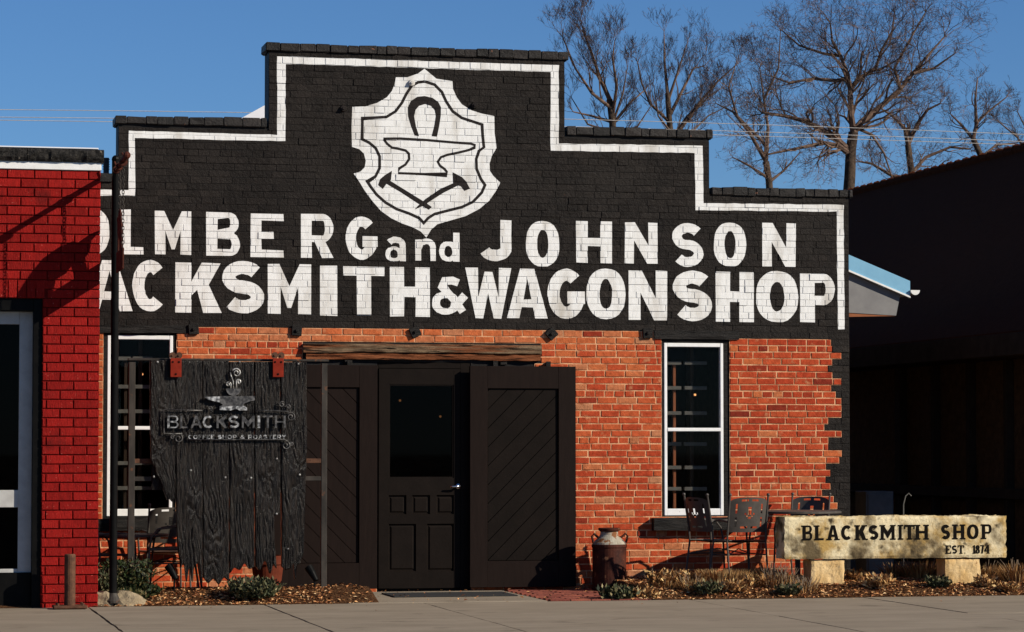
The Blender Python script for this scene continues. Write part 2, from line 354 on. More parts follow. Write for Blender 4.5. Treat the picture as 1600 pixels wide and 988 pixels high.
# wall body as a cell grid
bx = sorted(set([XL, XR, *T1, *T2] + [v for o in OPEN for v in o[:2]]))
bz = sorted(set([-.15, ZT1, ZT2, ZT3] + [v for o in OPEN for v in o[2:] if v > -.1]))
def solid(x, z):
    if not (XL < x < XR) or z < -.15 or z > outline_top(x): return False
    return not any(o[0] < x < o[1] and o[2] < z < o[3] for o in (WL, WR, DO))
mb = MB(); YB = .30
for i in range(len(bx)-1):
    for j in range(len(bz)-1):
        x0, x1, z0, z1 = bx[i], bx[i+1], bz[j], bz[j+1]; xc, zc = (x0+x1)/2, (z0+z1)/2
        if not solid(xc, zc): continue
        y0 = .006
        mb.add([(x0,y0,z0),(x1,y0,z0),(x1,y0,z1),(x0,y0,z1)], [(0,1,2,3)], 1)
        mb.add([(x0,YB,z0),(x1,YB,z0),(x1,YB,z1),(x0,YB,z1)], [(3,2,1,0)], 1)
        e = 1e-4
        if not solid(x0-e, zc): mb.add([(x0,y0,z0),(x0,y0,z1),(x0,YB,z1),(x0,YB,z0)], [(0,1,2,3)], 1)
        if not solid(x1+e, zc): mb.add([(x1,y0,z0),(x1,YB,z0),(x1,YB,z1),(x1,y0,z1)], [(0,1,2,3)], 1)
        if not solid(xc, z0-e): mb.add([(x0,y0,z0),(x0,YB,z0),(x1,YB,z0),(x1,y0,z0)], [(0,1,2,3)], 1)
        if not solid(xc, z1+e): mb.add([(x0,y0,z1),(x1,y0,z1),(x1,YB,z1),(x0,YB,z1)], [(0,1,2,3)], 1)
# bricks
bricks = []   # dict per brick
ncourse = int((ZT1+.15)/HC)+1
Z0 = -.15
rnd = random.Random(11)
def intervals(zc):
    if zc > ZT1: return []
    top = [(XL, XR)] if zc < ZT3 else ([T2] if zc < ZT2 else [T1])
    iv = [tuple(top[0])]
    for o in OPEN:
        if o[2] < zc < o[3]:
            nv = []
            for a, b in iv:
                if o[1] <= a or o[0] >= b: nv.append((a, b)); continue
                if o[0] > a: nv.append((a, o[0]))
                if o[1] < b: nv.append((o[1], b))
            iv = nv
    return iv
rq = random.Random(19)
EDGE = [rq.choice((1288,1294,1299,1301,1306,1312,1315,1315)) - (4 if k < 22 else 0) for k in range(ncourse)]
for c in range(ncourse):
    z0 = Z0 + c*HC; z1 = z0 + HC; zc = (z0+z1)/2
    header = (c % 7 == 3)
    step = .107 if header else .209
    off = (c % 2)*step/2 + rnd.uniform(-.03, .03)
    for (a, b) in intervals(zc):
        x = XL + off - step
        cuts = []
        while x < b:
            x += step*(1+rnd.uniform(-.05, .05)) if not header else step*rnd.uniform(.93, 1.07)
            if a+.045 < x < b-.045: cuts.append(x)
        xe = P(EDGE[c], 650).x
        if zc < ZBR and a < xe < b: cuts = [q for q in cuts if abs(q-xe) > .045] + [xe]; cuts.sort()
        cuts = [a] + cuts + [b]
        for k in range(len(cuts)-1):
            xa, xb = cuts[k], cuts[k+1]
            xc = (xa+xb)/2
            zb = ZBR if xc > XWR - .02 else ZBL
            ex = P(EDGE[c], 650).x
            bare = zc < zb and xc < ex
            if c <= 2: bare = True if xc < ex else False
            bricks.append(dict(xa=xa, xb=xb, za=z0, zb=z1, bare=bare, c=c))
def brick_faces(xa, xb, za, zb, bare, rn):
    # returns verts, quads: front, 4 bevel, 4 side
    g = .0056 if bare else .0013
    ex = .0025 if bare else .001
    x0, x1 = xa+g+rn.uniform(0,ex), xb-g-rn.uniform(0,ex)
    z0, z1 = za+g+rn.uniform(-.001,.002), zb-g-rn.uniform(-.001,.002)
    yf = -(.0042+rn.uniform(-.002,.0028)) if bare else -(.0034+rn.uniform(-.0018,.0020)+(.006*rn.random() if rn.random() < .22 else 0))
    bv = rn.uniform(.0025,.005) if bare else rn.uniform(.0015,.0040)
    j = lambda s=(.0016 if bare else .0010): rn.uniform(-s, s)
    out = [(x0+j(),z0+j()),(x1+j(),z0+j()),(x1+j(),z1+j()),(x0+j(),z1+j())]
    ins = [(out[0][0]+bv,out[0][1]+bv),(out[1][0]-bv,out[1][1]+bv),(out[2][0]-bv,out[2][1]-bv),(out[3][0]+bv,out[3][1]-bv)]
    ymid = yf+min(bv, -yf-.001)*.75
    vs = [(x, .012, z) for x, z in out] + [(x, ymid+j(.0006), z) for x, z in out] + [(x+j(.001), yf+j(.0013), z+j(.001)) for x, z in ins]
    fs = [(8,9,10,11),(4,5,9,8),(5,6,10,9),(6,7,11,10),(7,4,8,11),(0,1,5,4),(1,2,6,5),(2,3,7,6),(3,0,4,7)]
    return vs, fs
for b in bricks:
    b['v'], b['f'] = brick_faces(b['xa'], b['xb'], b['za'], b['zb'], b['bare'], rnd)
    xc, zc = (b['xa']+b['xb'])/2, (b['za']+b['zb'])/2
    if b['bare']:
        u = rnd.random(); low = .12*noise.noise(Vector((xc*.9, zc*.9, 5)))
        a = .28+.42*u+low + (.18 if zc > ZBL-.45 and xc < P(1000,600).x else 0)
        if zc > ZBL-.09 and xc < P(1010,600).x: a = rnd.uniform(.8,.95)
        if rnd.random() < .06: a = rnd.uniform(.88, 1.0)
        if rnd.random() < .035: a = rnd.uniform(.05, .2)
        if xc > P(1100,600).x: a -= .1
        if zc < .42 and rnd.random() < .30: a = rnd.uniform(.75, 1.0)
        b['a'] = max(0, min(1, a))
    else: b['a'] = max(0, min(1, .45+.4*noise.noise(Vector((xc*.7, zc*1.1, 9))) + rnd.uniform(-.35,.35)))
    # mortar cell
    mb.add([(b['xa'],0,b['za']),(b['xb'],0,b['za']),(b['xb'],0,b['zb']),(b['xa'],0,b['zb'])], [(0,1,2,3)], 0 if b['bare'] else 1)
wall = mb.build('front_wall', [M['mortar'], M['blackmortar']], bld, fixn=False)
# the bricks that show largest stay objects of their own, the rest is one part
def hidden(b):
    xc, zc = PX((b['xa']+b['xb'])/2), (b['za']+b['zb'])/2
    return xc < 280 or (420 < xc < 905 and zc < BEAM[2]) or xc < 480 and zc < P(300,565).z or zc < .12
cand = [b for b in bricks if not hidden(b) and b['bare'] and b['xb']-b['xa'] > .15 and (b['xa'] > P(895,600).x or b['za'] > BEAM[2]-.3)]
cand.sort(key=lambda b: -b['za'] if b['xa'] < P(900,600).x else -1)
if len(cand) > 300:
    cand = random.Random(3).sample(cand, 300)
for b in cand: b['own'] = True
own = 0
stuff = MB()
for b in bricks:
    if b.get('own'):
        mb = MB(); mb.add(b['v'], b['f'], 0, b['a']); mb.build('brick', M['brick'], wall, fixn=False); own += 1
    else: stuff.add(b['v'], b['f'], 0 if b['bare'] else 1, b['a'])
tag(stuff.build('brickwork', [M['brick'], M['blackpaint']], wall, fixn=False), kind='stuff')
# ------------------------------------------------------------------ glyphs (height 1, width a, stroke t)
def stroke(pts, t):
    pts = [Vector((p[0], p[1])) for p in pts]; l = []; r = []
    for i, p in enumerate(pts):
        d = pts[min(i+1, len(pts)-1)] - pts[max(i-1, 0)]; d.normalize(); n = Vector((-d.y, d.x))*t/2
        if 0 < i < len(pts)-1:
            d0 = (pts[i]-pts[i-1]).normalized(); d1 = (pts[i+1]-pts[i]).normalized()
            k = max(.5, d0.dot(d)); n = n/k
        l.append(tuple(p+n)); r.append(tuple(p-n))
    return l + r[::-1]
def strokeq(pts, t):
    o = stroke(pts, t); n = len(pts)
    return [[o[i], o[i+1], o[2*n-2-i], o[2*n-1-i]] for i in range(n-1)]
def arc(cx, cy, rx, ry, a0, a1, n=16): return [(cx+rx*math.cos(R(a0+(a1-a0)*i/n)), cy+ry*math.sin(R(a0+(a1-a0)*i/n))) for i in range(n+1)]
def ell(cx, cy, rx, ry, n=28, p=2.3):
    o = []
    for i in range(n):
        a = 2*math.pi*i/n; c, s = math.cos(a), math.sin(a)
        o.append((cx+rx*math.copysign(abs(c)**(2/p), c), cy+ry*math.copysign(abs(s)**(2/p), s)))
    return o
def glyph(ch, a, t):
    h = t*.82     # horizontals a little thinner
    if ch == 'I': return [([(0,0),(a,0),(a,1),(0,1)], [])]
    if ch == 'L': return [([(0,0),(a,0),(a,h*.8),(t,h*.8),(t,1),(0,1)], [])]
    if ch == 'E': return [([(0,0),(a,0),(a,h*.8),(t,h*.8),(t,.5-h*.4),(a*.7,.5-h*.4),(a*.7,.5+h*.4),(t,.5+h*.4),(t,1-h*.8),(a,1-h*.8),(a,1),(0,1)], [])]
    if ch == 'F': return [([(0,0),(t,0),(t,.5-h*.4),(a*.8,.5-h*.4),(a*.8,.5+h*.4),(t,.5+h*.4),(t,1-h*.8),(a,1-h*.8),(a,1),(0,1)], [])]
    if ch == 'T': return [([(a/2-t/2,0),(a/2+t/2,0),(a/2+t/2,1-h*.8),(a,1-h*.8),(a,1),(0,1),(0,1-h*.8),(a/2-t/2,1-h*.8)], [])]
    if ch == 'H': return [([(0,0),(t,0),(t,.5-h*.45),(a-t,.5-h*.45),(a-t,0),(a,0),(a,1),(a-t,1),(a-t,.5+h*.45),(t,.5+h*.45),(t,1),(0,1)], [])]
    if ch == 'N': return [([(0,0),(t*.85,0),(t*.85,.56),(a-t*.95,0),(a,0),(a,1),(a-t*.85,1),(a-t*.85,.44),(t*.95,1),(0,1)], [])]
    if ch == 'M': return [([(0,0),(t*.9,0),(t*.9,.55),(a/2-t*.12,.12),(a/2+t*.12,.12),(a-t*.9,.55),(a-t*.9,0),(a,0),(a,1),(a-t*.8,1),(a/2,.56),(t*.8,1),(0,1)], [])]
    if ch == 'W': return [([(a*.22,0),(a*.22+t*.55,0),(a*.5,.5),(a*.78-t*.55,0),(a*.78,0),(a,1),(a-t*.9,1),(a*.72,.42),(a*.5+t*.28,.92),(a*.5-t*.28,.92),(a*.28,.42),(t*.9,1),(0,1)], [])]
    if ch == 'Y': return [([(a/2-t/2,0),(a/2+t/2,0),(a/2+t/2,.42),(a,1),(a-t*1.1,1),(a/2,.62),(t*1.1,1),(0,1),(a/2-t/2,.42)], [])]
    if ch == 'A': return [([(0,0),(t,0),(a*.5-(a*.5-t)*.70,.22),(a*.5+(a*.5-t)*.70,.22),(a-t,0),(a,0),(a/2+t*.58,1),(a/2-t*.58,1)],
                           [[(a/2-(a*.5-t)*.50,.38),(a/2+(a*.5-t)*.50,.38),(a/2,.38+.42)]])]
    if ch == 'K': return [([(0,0),(t,0),(t,.34),(t*1.35,.46),(a-t*1.15,0),(a,0),(a*.62+t*.3,.56),(a*.98,1),(a-t*1.25,1),(t,.62),(t,1),(0,1)], [])]
    if ch == 'O': return [(ell(a/2,.5,a/2,.5), [ell(a/2,.5,a/2-t,.5-h*.95,20,2.1)])]
    if ch == 'P': 
        o = [(0,0),(t,0),(t,.36)] + arc(a-.32*min(1,a), .68, .32*min(1,a), .32, -90, 90, 12) + [(0,1)]
        return [(o, [[(t,.36+h*.75)] + arc(a-.32*min(1,a)-.0,.68,max(.04,.32*min(1,a)-t*.85),.32-h*.75,-90,90,8) + [(t,1-h*.75)]])]
    if ch == 'R': return glyph('P', a, t) + [([(a*.38,.42),(a*.38+t*.9,.46),(a,0),(a-t*1.05,0)], [])]
    if ch == 'B':
        r1 = .30*min(1, a)
        o = [(0,0)] + arc(a-r1*1.0,.27,r1,.27,-90,62,10) + arc(a-r1*1.12,.75,r1,.25,-58,90,10) + [(0,1)]
        h1 = [(t,h*.75)] + arc(a-r1,.27,max(.04,r1-t*.8),.27-h*.72,-90,90,8) + [(t,.54-h*.70)]
        h2 = [(t,.53+h*.28)] + arc(a-r1*1.12,.76,max(.04,r1-t*.8),.24-h*.60,-90,90,8) + [(t,1-h*.72)]
        return [(o, [h1, h2])]
    if ch == 'C': return [(stroke(arc(a/2,.5,(a-t)/2,(1-t)/2,48,312,26), t), [])]
    if ch == 'G': return [(stroke(arc(a/2,.5,(a-t)/2,(1-t)/2,48,338,28), t), []), ([(a*.52,.30),(a,.30),(a,.55),(a*.52,.55)], [])]
    if ch == 'J':
        r = (a-t)/2
        return [(stroke([(a-t/2,1),(a-t/2,.55)] + arc(a/2+0,.16+t*.55+r*.0,r,.16+t*.05,0,-160,14), t), [])]
    if ch == 'S':
        ry = (1-t)/4; rx = (a-t)/2
        return [(stroke(arc(a/2,1-t/2-ry,rx,ry,32,262,16) + arc(a/2,t/2+ry,rx,ry,82,-148,16), t), [])]
    if ch == 'a':
        return [(ell(a*.42,.30,a*.42,.30), [ell(a*.42,.30,a*.42-t*.8,.30-t*.55,16)]), (stroke([(a-t/2,0),(a-t/2,.62)] + arc(a*.5,.64,a*.5-t/2,.36-t/2,0,150,10), t), [])]
    if ch == 'n': return [([(0,0),(t,0),(t,.95),(0,.95)], []), (stroke([(t*.6,.55)] + arc(a/2+t*.1,.62,a/2-t*.6,.38-t/2,150,0,10) + [(a-t/2,0)], t), [])]
    if ch == 'd': return [(ell(a*.45,.35,a*.45,.35), [ell(a*.45,.35,a*.45-t*.85,.35-t*.7,16)]), ([(a-t,0),(a,0),(a,1),(a-t,1)], [])]
    if ch == '&':
        return [(ell(a*.40,.30,a*.40,.30), [ell(a*.40,.30,a*.40-t*.85,.30-t*.65,16)]),
                (stroke([(a*.78,.84),(a*.60,.97-t*.3),(a*.36,.93-t*.2),(a*.30,.74),(a*.46,.58),(a*.72,.32),(a-t*.35,.03+t*.2)], t*.8), []),
                (stroke([(a*.62,.20),(a*.80,.34),(a-t*.1,.52)], t*.8), [])]
    if ch == '1': return [([(a*.36,0),(a*.36+t,0),(a*.36+t,1),(a*.36+t*.3,1),(0,.82),(0,.74),(a*.36,.84)], [])]
    if ch == '7': return [([(a*.2,0),(a*.2+t,0),(a,.88),(a,1),(0,1),(0,.86),(a-t,.86)], [])]
    if ch == '4': return [([(a*.6,0),(a*.6+t,0),(a*.6+t,.24),(a,.24),(a,.36),(a*.6+t,.36),(a*.6+t,1),(a*.6,1),(0,.36),(0,.24),(a*.6,.24)], [[(t,.36),(a*.6,.36),(a*.6,.78)]])]
    if ch == '8': return [(ell(a/2,.74,a*.44,.26), [ell(a/2,.74,a*.44-t,.26-t*.55,14)]), (ell(a/2,.27,a/2,.27), [ell(a/2,.27,a/2-t,.27-t*.55,14)])]
    if ch == '.': return [([(0,0),(a,0),(a,.14),(0,.14)], [])]
    return []
# ------------------------------------------------------------------ paint film laid on bricks and joints
CELL = .25
grid = {}
tris = []   # (2D bbox, three 3D pts)
def addtri(a, b, c):
    n = len(tris); x0 = min(a[0], b[0], c[0]); x1 = max(a[0], b[0], c[0]); z0 = min(a[2], b[2], c[2]); z1 = max(a[2], b[2], c[2])
    tris.append((x0, x1, z0, z1, a, b, c))
    for i in range(int(x0//CELL), int(x1//CELL)+1):
        for j in range(int(z0//CELL), int(z1//CELL)+1): grid.setdefault((i, j), []).append(n)
for b in bricks:
    if b['bare']: continue
    v = b['v']
    for q in b['f'][:5]: addtri(v[q[0]], v[q[1]], v[q[2]]); addtri(v[q[0]], v[q[2]], v[q[3]])
    c = [(b['xa'],0,b['za']),(b['xb'],0,b['za']),(b['xb'],0,b['zb']),(b['xa'],0,b['zb'])]
    addtri(c[0], c[1], c[2]); addtri(c[0], c[2], c[3])
def clip(poly, tri):
    # convex clip of 2D polygon by CCW triangle
    for k in range(3):
        ax, az = tri[k]; bx_, bz_ = tri[(k+1) % 3]; out = []
        ex, ez = bx_-ax, bz_-az
        n = len(poly)
        if n == 0: return out
        d = [(p[0]-ax)*ez - (p[1]-az)*ex for p in poly]     # <=0 inside for CCW
        for i in range(n):
            j = (i+1) % n
            if d[i] <= 1e-12: out.append(poly[i])
            if (d[i] < -1e-12 and d[j] > 1e-12) or (d[i] > 1e-12 and d[j] < -1e-12):
                t = d[i]/(d[i]-d[j]); out.append((poly[i][0]+(poly[j][0]-poly[i][0])*t, poly[i][1]+(poly[j][1]-poly[i][1])*t))
        poly = out
    return poly if len(poly) >= 3 else []
def ccw(t): return t if (t[1][0]-t[0][0])*(t[2][1]-t[0][1])-(t[2][0]-t[0][0])*(t[1][1]-t[0][1]) > 0 else [t[0], t[2], t[1]]
def paint(name, polys, m, parent, lift=.0007, label=None, flatlay=False):
    out = MB()
    for li, (outer, holes) in enumerate(polys):
        if flatlay: li = 0
        loops = [outer]+list(holes); flat = [p for l in loops for p in l]
        for t in tessellate_polygon([[Vector((x, z, 0)) for x, z in l] for l in loops]):
            t2 = ccw([flat[i] for i in t])
            x0 = min(p[0] for p in t2); x1 = max(p[0] for p in t2); z0 = min(p[1] for p in t2); z1 = max(p[1] for p in t2)
            if abs((t2[1][0]-t2[0][0])*(t2[2][1]-t2[0][1])-(t2[2][0]-t2[0][0])*(t2[1][1]-t2[0][1])) < 1e-9: continue
            ids = set()
            for i in range(int(x0//CELL), int(x1//CELL)+1):
                for j in range(int(z0//CELL), int(z1//CELL)+1): ids.update(grid.get((i, j), ()))
            for k in ids:
                a0, a1, b0, b1, A, B, C_ = tris[k]
                if a0 > x1 or a1 < x0 or b0 > z1 or b1 < z0: continue
                pl = clip([(A[0],A[2]),(B[0],B[2]),(C_[0],C_[2])], t2)
                if not pl: continue
                D = (B[0]-A[0])*(C_[2]-A[2])-(C_[0]-A[0])*(B[2]-A[2])
                if abs(D) < 1e-10: continue
                vs = []
                for (x, z) in pl:
                    w1 = ((x-A[0])*(C_[2]-A[2])-(C_[0]-A[0])*(z-A[2]))/D; w2 = ((B[0]-A[0])*(z-A[2])-(x-A[0])*(B[2]-A[2]))/D
                    vs.append((x, A[1]+w1*(B[1]-A[1])+w2*(C_[1]-A[1])-lift-li*.0003, z))
                out.add(vs, [list(range(len(vs)))])
    o = out.build(name, m, parent, fixn=False)
    if label: o['label'] = label
    return o
def gpx(ch, x0, x1, y0, y1, t=None, jit=.6, slope=.018):
    a = (x1-x0)/(y1-y0); t = t or .25; res = []
    for outer, holes in glyph(ch, a, t):
        def cv(l):
            o = []
            for (x, y) in l:
                px = x0 + x*(y1-y0); py = y1 - y*(y1-y0) + slope*(px-(x0+x1)/2)
                o.append(XZ(px+U(-jit, jit)*.7, py+U(-jit, jit)*.7))
            return o
        res.append((cv(outer), [cv(h) for h in holes]))
    return res
ROW1 = [('H',60,110,325,396,.25),('O',121,171,326,398,.245),('L',187,224,328,397.6,.25),('M',242,298.5,330,398,.27),('B',322,375,332,400,.26),('E',391.6,443,334,402,.25),
        ('R',470,521,334.7,403,.25),('G',540,590,338.5,406,.235),('a',602,634,370,409,.24),('n',649,681,373,408,.25),('d',686,718,364,409,.22),
        ('J',748,799,344,408,.27),('O',821.5,874,345.5,417,.245),('H',900,956,346,411,.28),('N',976,1027,348,412,.26),('S',1050,1099,349,417,.22),
        ('O',1115,1166,348,417,.245),('N',1191,1243,349,417,.25)]
ROW2 = [('B',10,66,404,484,.26),('L',78,128,405,485,.26),('A',135,206.7,407,486,.25),('C',206.7,262,406.5,487,.235),('K',274,346,411,489,.32),('S',347,412.6,408,490,.25),('M',418,486,413,491,.29),
        ('I',500,527,415.5,493.5,.3),('T',536,601,417,493,.29),('H',609,671.5,417.5,495,.29),('&',675,728,432.6,491.7,.25),('W',727,799,418.6,497.6,.28),
        ('A',792,855.5,420,497.6,.25),('G',855.5,914,420,498.5,.24),('O',916,977,420,499,.26),('N',982,1042.5,423,500.6,.28),('S',1051,1112.6,423,502,.26),
        ('H',1118,1177.6,425,503,.29),('O',1181,1247,423.7,504,.27),('P',1250,1304,428,504,.30)]
for (ch, x0, x1, y0, y1, t) in ROW1+ROW2:
    paint('painted_letter', gpx(ch, x0, x1, y0, y1, t), M['whitepaint'], bld, label='white painted letter '+ch)
def band(pts, w):   # border line as separate quads that butt end to end
    return [(stroke(pts, w), [])]
def pxpoly(l, jit=.5): return [XZ(x+U(-jit,jit), y+U(-jit,jit)) for x, y in l]
def dense(l, n=12):
    o = []
    for i in range(len(l)-1):
        k = max(1, int(math.hypot(l[i+1][0]-l[i][0], l[i+1][1]-l[i][1])/n))
        for j in range(k): o.append((l[i][0]+(l[i+1][0]-l[i][0])*j/k, l[i][1]+(l[i+1][1]-l[i][1])*j/k))
    o.append(l[-1]); return o
ob = [(100,296),(201,297),(201,204.5),(300,207),(433,211),(433,88),(873,102),(873,224.5),(1098,228),(1099,317.5),(1318,320.5),(1319.5,515)]
ib = [(1309,515),(1307,331),(1087,328.5),(1085,239),(860,236),(860,113),(446,100),(446,221),(300,218),(211,215.5),(211,306),(100,306)]
paint('painted_border', [(pxpoly(dense(ob)+dense(ib)), [])], M['whitepaint'], bld)
def z6(l): return [(540+x/3.528, 100+y/3.528) for x, y in l]
SH = [(435,28),(500,82),(588,97),(592,140),(612,185),(640,222),(690,255),(750,275),(818,288),(822,380),(832,465),(805,510),(792,550),(795,590),(815,620),(852,655),(830,700),(790,755),(735,800),(660,840),(570,865),(505,885),(470,915),(445,958),(415,925),(370,900),(310,880),(250,850),(195,810),(150,760),(105,700),(75,650),(45,605),(80,595),(105,570),(110,535),(100,495),(75,470),(36,458),(33,350),(38,238),(110,235),(175,215),(225,185),(255,150),(270,115),(277,75),(340,75),(400,52)]
emb = paint('painted_shield', [(pxpoly(z6(SH), .3), [])], M['whitepaint'], bld, label='white shield emblem with horseshoe, anvil and crossed hammers')
IL = [(437,98),(490,115),(530,155),(555,210),(590,262),(640,298),(700,318),(752,335),(755,400),(762,460),(735,480),(720,525),(722,580),(745,635),(768,668),(750,710),(700,762),(640,790),(560,810),(490,828),(455,850),(430,878),(405,850),(350,825),(280,800),(220,765),(170,720),(140,680),(120,650),(165,620),(187,575),(187,510),(165,465),(130,435),(90,415),(92,350),(92,302),(160,297),(225,293),(275,262),(310,215),(335,165),(365,120),(400,102),(436,98)]
paint('emblem_outline', [(pxpoly(z6(q), 0), []) for q in strokeq(IL, 15.5)], M['markpaint'], emb, .0016, None, True)
HS = [(405,400),(380,395),(360,345),(345,290),(342,240),(360,205),(395,182),(435,177),(480,188),(510,210),(525,240),(525,285),(515,345),(503,402),(474,400),(487,345),(497,290),(490,255),(470,232),(438,222),(405,232),(385,255),(378,290),(388,345)]
paint('emblem_horseshoe', [(pxpoly(z6(HS), .2), [])], M['markpaint'], emb, .0016)
AN = [(208,413),(300,412),(440,420),(600,434),(690,440),(712,448),(710,462),(680,475),(620,490),(560,502),(525,515),(508,540),(520,562),(545,580),(557,595),(557,612),(430,608),(290,603),(295,577),(330,555),(350,525),(348,495),(330,478),(290,468),(255,462),(228,440),(210,415)]
paint('emblem_anvil', [(pxpoly(z6(q), 0), []) for q in strokeq(AN, 13.5)], M['markpaint'], emb, .0016, None, True)
for hm in ([[(255,590),(250,640),(225,660),(205,690),(178,668),(190,635),(220,610)], [(225,662),(245,645),(350,710),(440,765),(475,790),(458,805),(400,770),(300,705)]],
           [[(590,597),(640,625),(665,650),(685,688),(655,700),(635,675),(592,665)], [(600,655),(618,672),(540,710),(470,755),(430,782),(380,803),(395,785),(440,745),(520,690)]]):
    paint('emblem_hammer', [(pxpoly(z6(h), .2), []) for h in hm], M['markpaint'], emb, .0016 if hm[0][0][0] < 400 else .0022)
# coping: header bricks on edge along each step
cop = MB()
def coping_run(x0, x1, z):
    x = x0-.035
    while x < x1+.03:
        w = rnd.uniform(.09, .20); w = min(w, x1+.04-x)
        if w < .04: break
        h = rnd.uniform(.094, .106); dy = rnd.uniform(-.006,.006)
        yield (x+.0008, x+w-.0008, -.026+dy, .33, z+.010+rnd.uniform(0,.004), z+h+.018*noise.noise(Vector((x*1.1,z,0))))
        x += w
cb = MB(); 
for (a, b, z) in ((T1[0], T1[1], ZT1), (T2[0], T1[0]-.045, ZT2), (T1[1]+.045, T2[1], ZT2), (XL, T2[0]-.045, ZT3), (T2[1]+.045, XR, ZT3)):
    cb.box(a-.02, b+.02, .0, .30, z+.001, z+.06)
copo = cb.build('coping', M['blackmortar'], bld)
for (a, b, z) in ((T1[0], T1[1], ZT1), (T2[0], T1[0]-.06, ZT2), (T1[1]+.06, T2[1], ZT2), (XL, T2[0]-.06, ZT3), (T2[1]+.06, XR, ZT3)):
    for q in coping_run(a, b, z):
        mb = MB(); mb.box(*q, b=rnd.uniform(.004,.011), a=rnd.random())
        mb.v = [(x+rnd.uniform(-.003,.003), y+rnd.uniform(-.004,.004), zz+rnd.uniform(-.003,.003)) for x, y, zz in mb.v]
        mb.build('coping_brick', M['coping'], copo, fixn=False)
# side walls, rear wall, roof and floor, so that the inside is dark
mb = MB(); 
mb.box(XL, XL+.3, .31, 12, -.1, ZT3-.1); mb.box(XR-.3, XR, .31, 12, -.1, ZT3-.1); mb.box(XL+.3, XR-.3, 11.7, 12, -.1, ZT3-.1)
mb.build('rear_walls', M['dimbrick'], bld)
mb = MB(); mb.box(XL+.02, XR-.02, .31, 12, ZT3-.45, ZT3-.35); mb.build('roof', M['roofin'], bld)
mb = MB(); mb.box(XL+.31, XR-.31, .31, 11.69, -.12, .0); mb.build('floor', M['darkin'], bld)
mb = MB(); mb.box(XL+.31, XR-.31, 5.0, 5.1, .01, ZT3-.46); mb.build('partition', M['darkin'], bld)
# white metal roof monitor peeping over the left shoulder
a = P(366, 186, 5.0); b_ = P(440, 150, 5.0)
mb = MB(); mb.prism([(a.x-.02, a.z-.05), (b_.x, b_.z), (b_.x+1.4, b_.z-.65), (b_.x+1.4, ZT3-.36), (a.x-.02, ZT3-.36)], 5.0, 8.0)
mb.build('roof_monitor', M['roofwhite'], bld)
a = P(163, 258, 1.2); b_ = P(169, 247, 1.2)
mb = MB()
mb.tube([((a.x+b_.x)/2, 1.2, ZT3-.36), ((a.x+b_.x)/2, 1.2, b_.z)], .03, 12)
for k in range(5): mb.lathe([(.036,0),(.036,.008)], ((a.x+b_.x)/2, 1.2, b_.z-.02-.025*k), 12)
mb.build('roof_vent', M['greymetal'], bld)
# anchor plates
for (px, py, r_) in ((536,170,.034),(741,165,.034),(643,130,.034)):
    c = P(px, py); mb = MB()
    for (ra, rb, ya, yb) in ((r_*1.0, r_*.8, -.010, -.030), (r_*.45, r_*.35, -.030, -.048)):
        n = 16; vs = [(c.x+ra*math.cos(2*math.pi*k/n), ya, c.z+ra*math.sin(2*math.pi*k/n)) for k in range(n)]+[(c.x+rb*math.cos(2*math.pi*k/n), yb, c.z+rb*math.sin(2*math.pi*k/n)) for k in range(n)]
        mb.add(vs, [(k,(k+1)%n,(k+1)%n+n,k+n) for k in range(n)]+[list(range(n,2*n))])
    mb.build('anchor_plate', M['whitepaint'] if px == 643 else M['markpaint'], bld)
for (px, py, ro) in ((302,515,4),(463,517,-3),(648,519,25),(861,522,42),(1011,521,3)):
    c = P(px, py); h = .052; mb = MB(); mb.box(-h, h, -.036, -.010, -h, h, .006); mb.box(-.014,.014,-.055,-.036,-.014,.014,.004)
    ca, sa = math.cos(R(ro)), math.sin(R(ro))
    mb.v = [(c.x+x*ca-z*sa, y, c.z+x*sa+z*ca) for x, y, z in mb.v]
    mb.build('anchor_plate', M['blackwood'], bld)
# timber lintels
def timber(name, r_, m, yf, yb, seed, nseg=40, amp=.012, parent=bld):
    b = MB(); x0, x1, z0, z1 = r_; prof = [(-1,-1),(-.35,-1),(.4,-1),(1,-1),(1,-.2),(1,.5),(1,1),(.3,1),(-.5,1),(-1,1),(-1,.45),(-1,-.3)]
    vs = []; n = len(prof)
    for i in range(nseg+1):
        x = x0+(x1-x0)*i/nseg
        for k, (py_, pz) in enumerate(prof):
            w = noise.noise(Vector((x*1.5, k*3.1, seed)))*amp + noise.noise(Vector((x*7, k*5.3, seed+4)))*amp*.5
            y = (yf+yb)/2 + py_*(yb-yf)/2 + (w if py_ <= -.99 else 0)
            z = (z0+z1)/2 + pz*((z1-z0)/2-.004) + (w*.6 if abs(pz) > .9 else w*.3)
            vs.append((x+(noise.noise(Vector((k, seed, 2)))*.02 if i in (0, nseg) else 0), y, z))
    fs = [(i*n+k, i*n+(k+1)%n, (i+1)*n+(k+1)%n, (i+1)*n+k) for i in range(nseg) for k in range(n)] + [list(range(n)), [nseg*n+k for k in range(n)]]
    b.add(vs, fs); return b.build(name, m, parent)
zsp = BEAM[2]+(BEAM[3]-BEAM[2])*.42
lint = timber('timber_lintel', [BEAM[0], BEAM[1], zsp+.003, BEAM[3]], M['beam'], -.045, .2, 1, 90, .022)
timber('split_piece', [BEAM[0]+.03, BEAM[1]-.01, BEAM[2], zsp-.002], M['redbeam'], -.034, .2, 2, 90, .020, lint)
timber('window_lintel', LL, M['blackwood'], -.02, .2, 5, 40)
timber('window_lintel', LR, M['blackwood'], -.02, .2, 9, 40)
mb = MB(); mb.box(GAP[0], DO[0], .03, .2, GAP[2], BEAM[2]); mb.box(DO[1], GAP[1], .03, .2, GAP[2], BEAM[2]); mb.box(DO[0], DO[1], .03, .2, DO[3]+.001, BEAM[2]+.01)
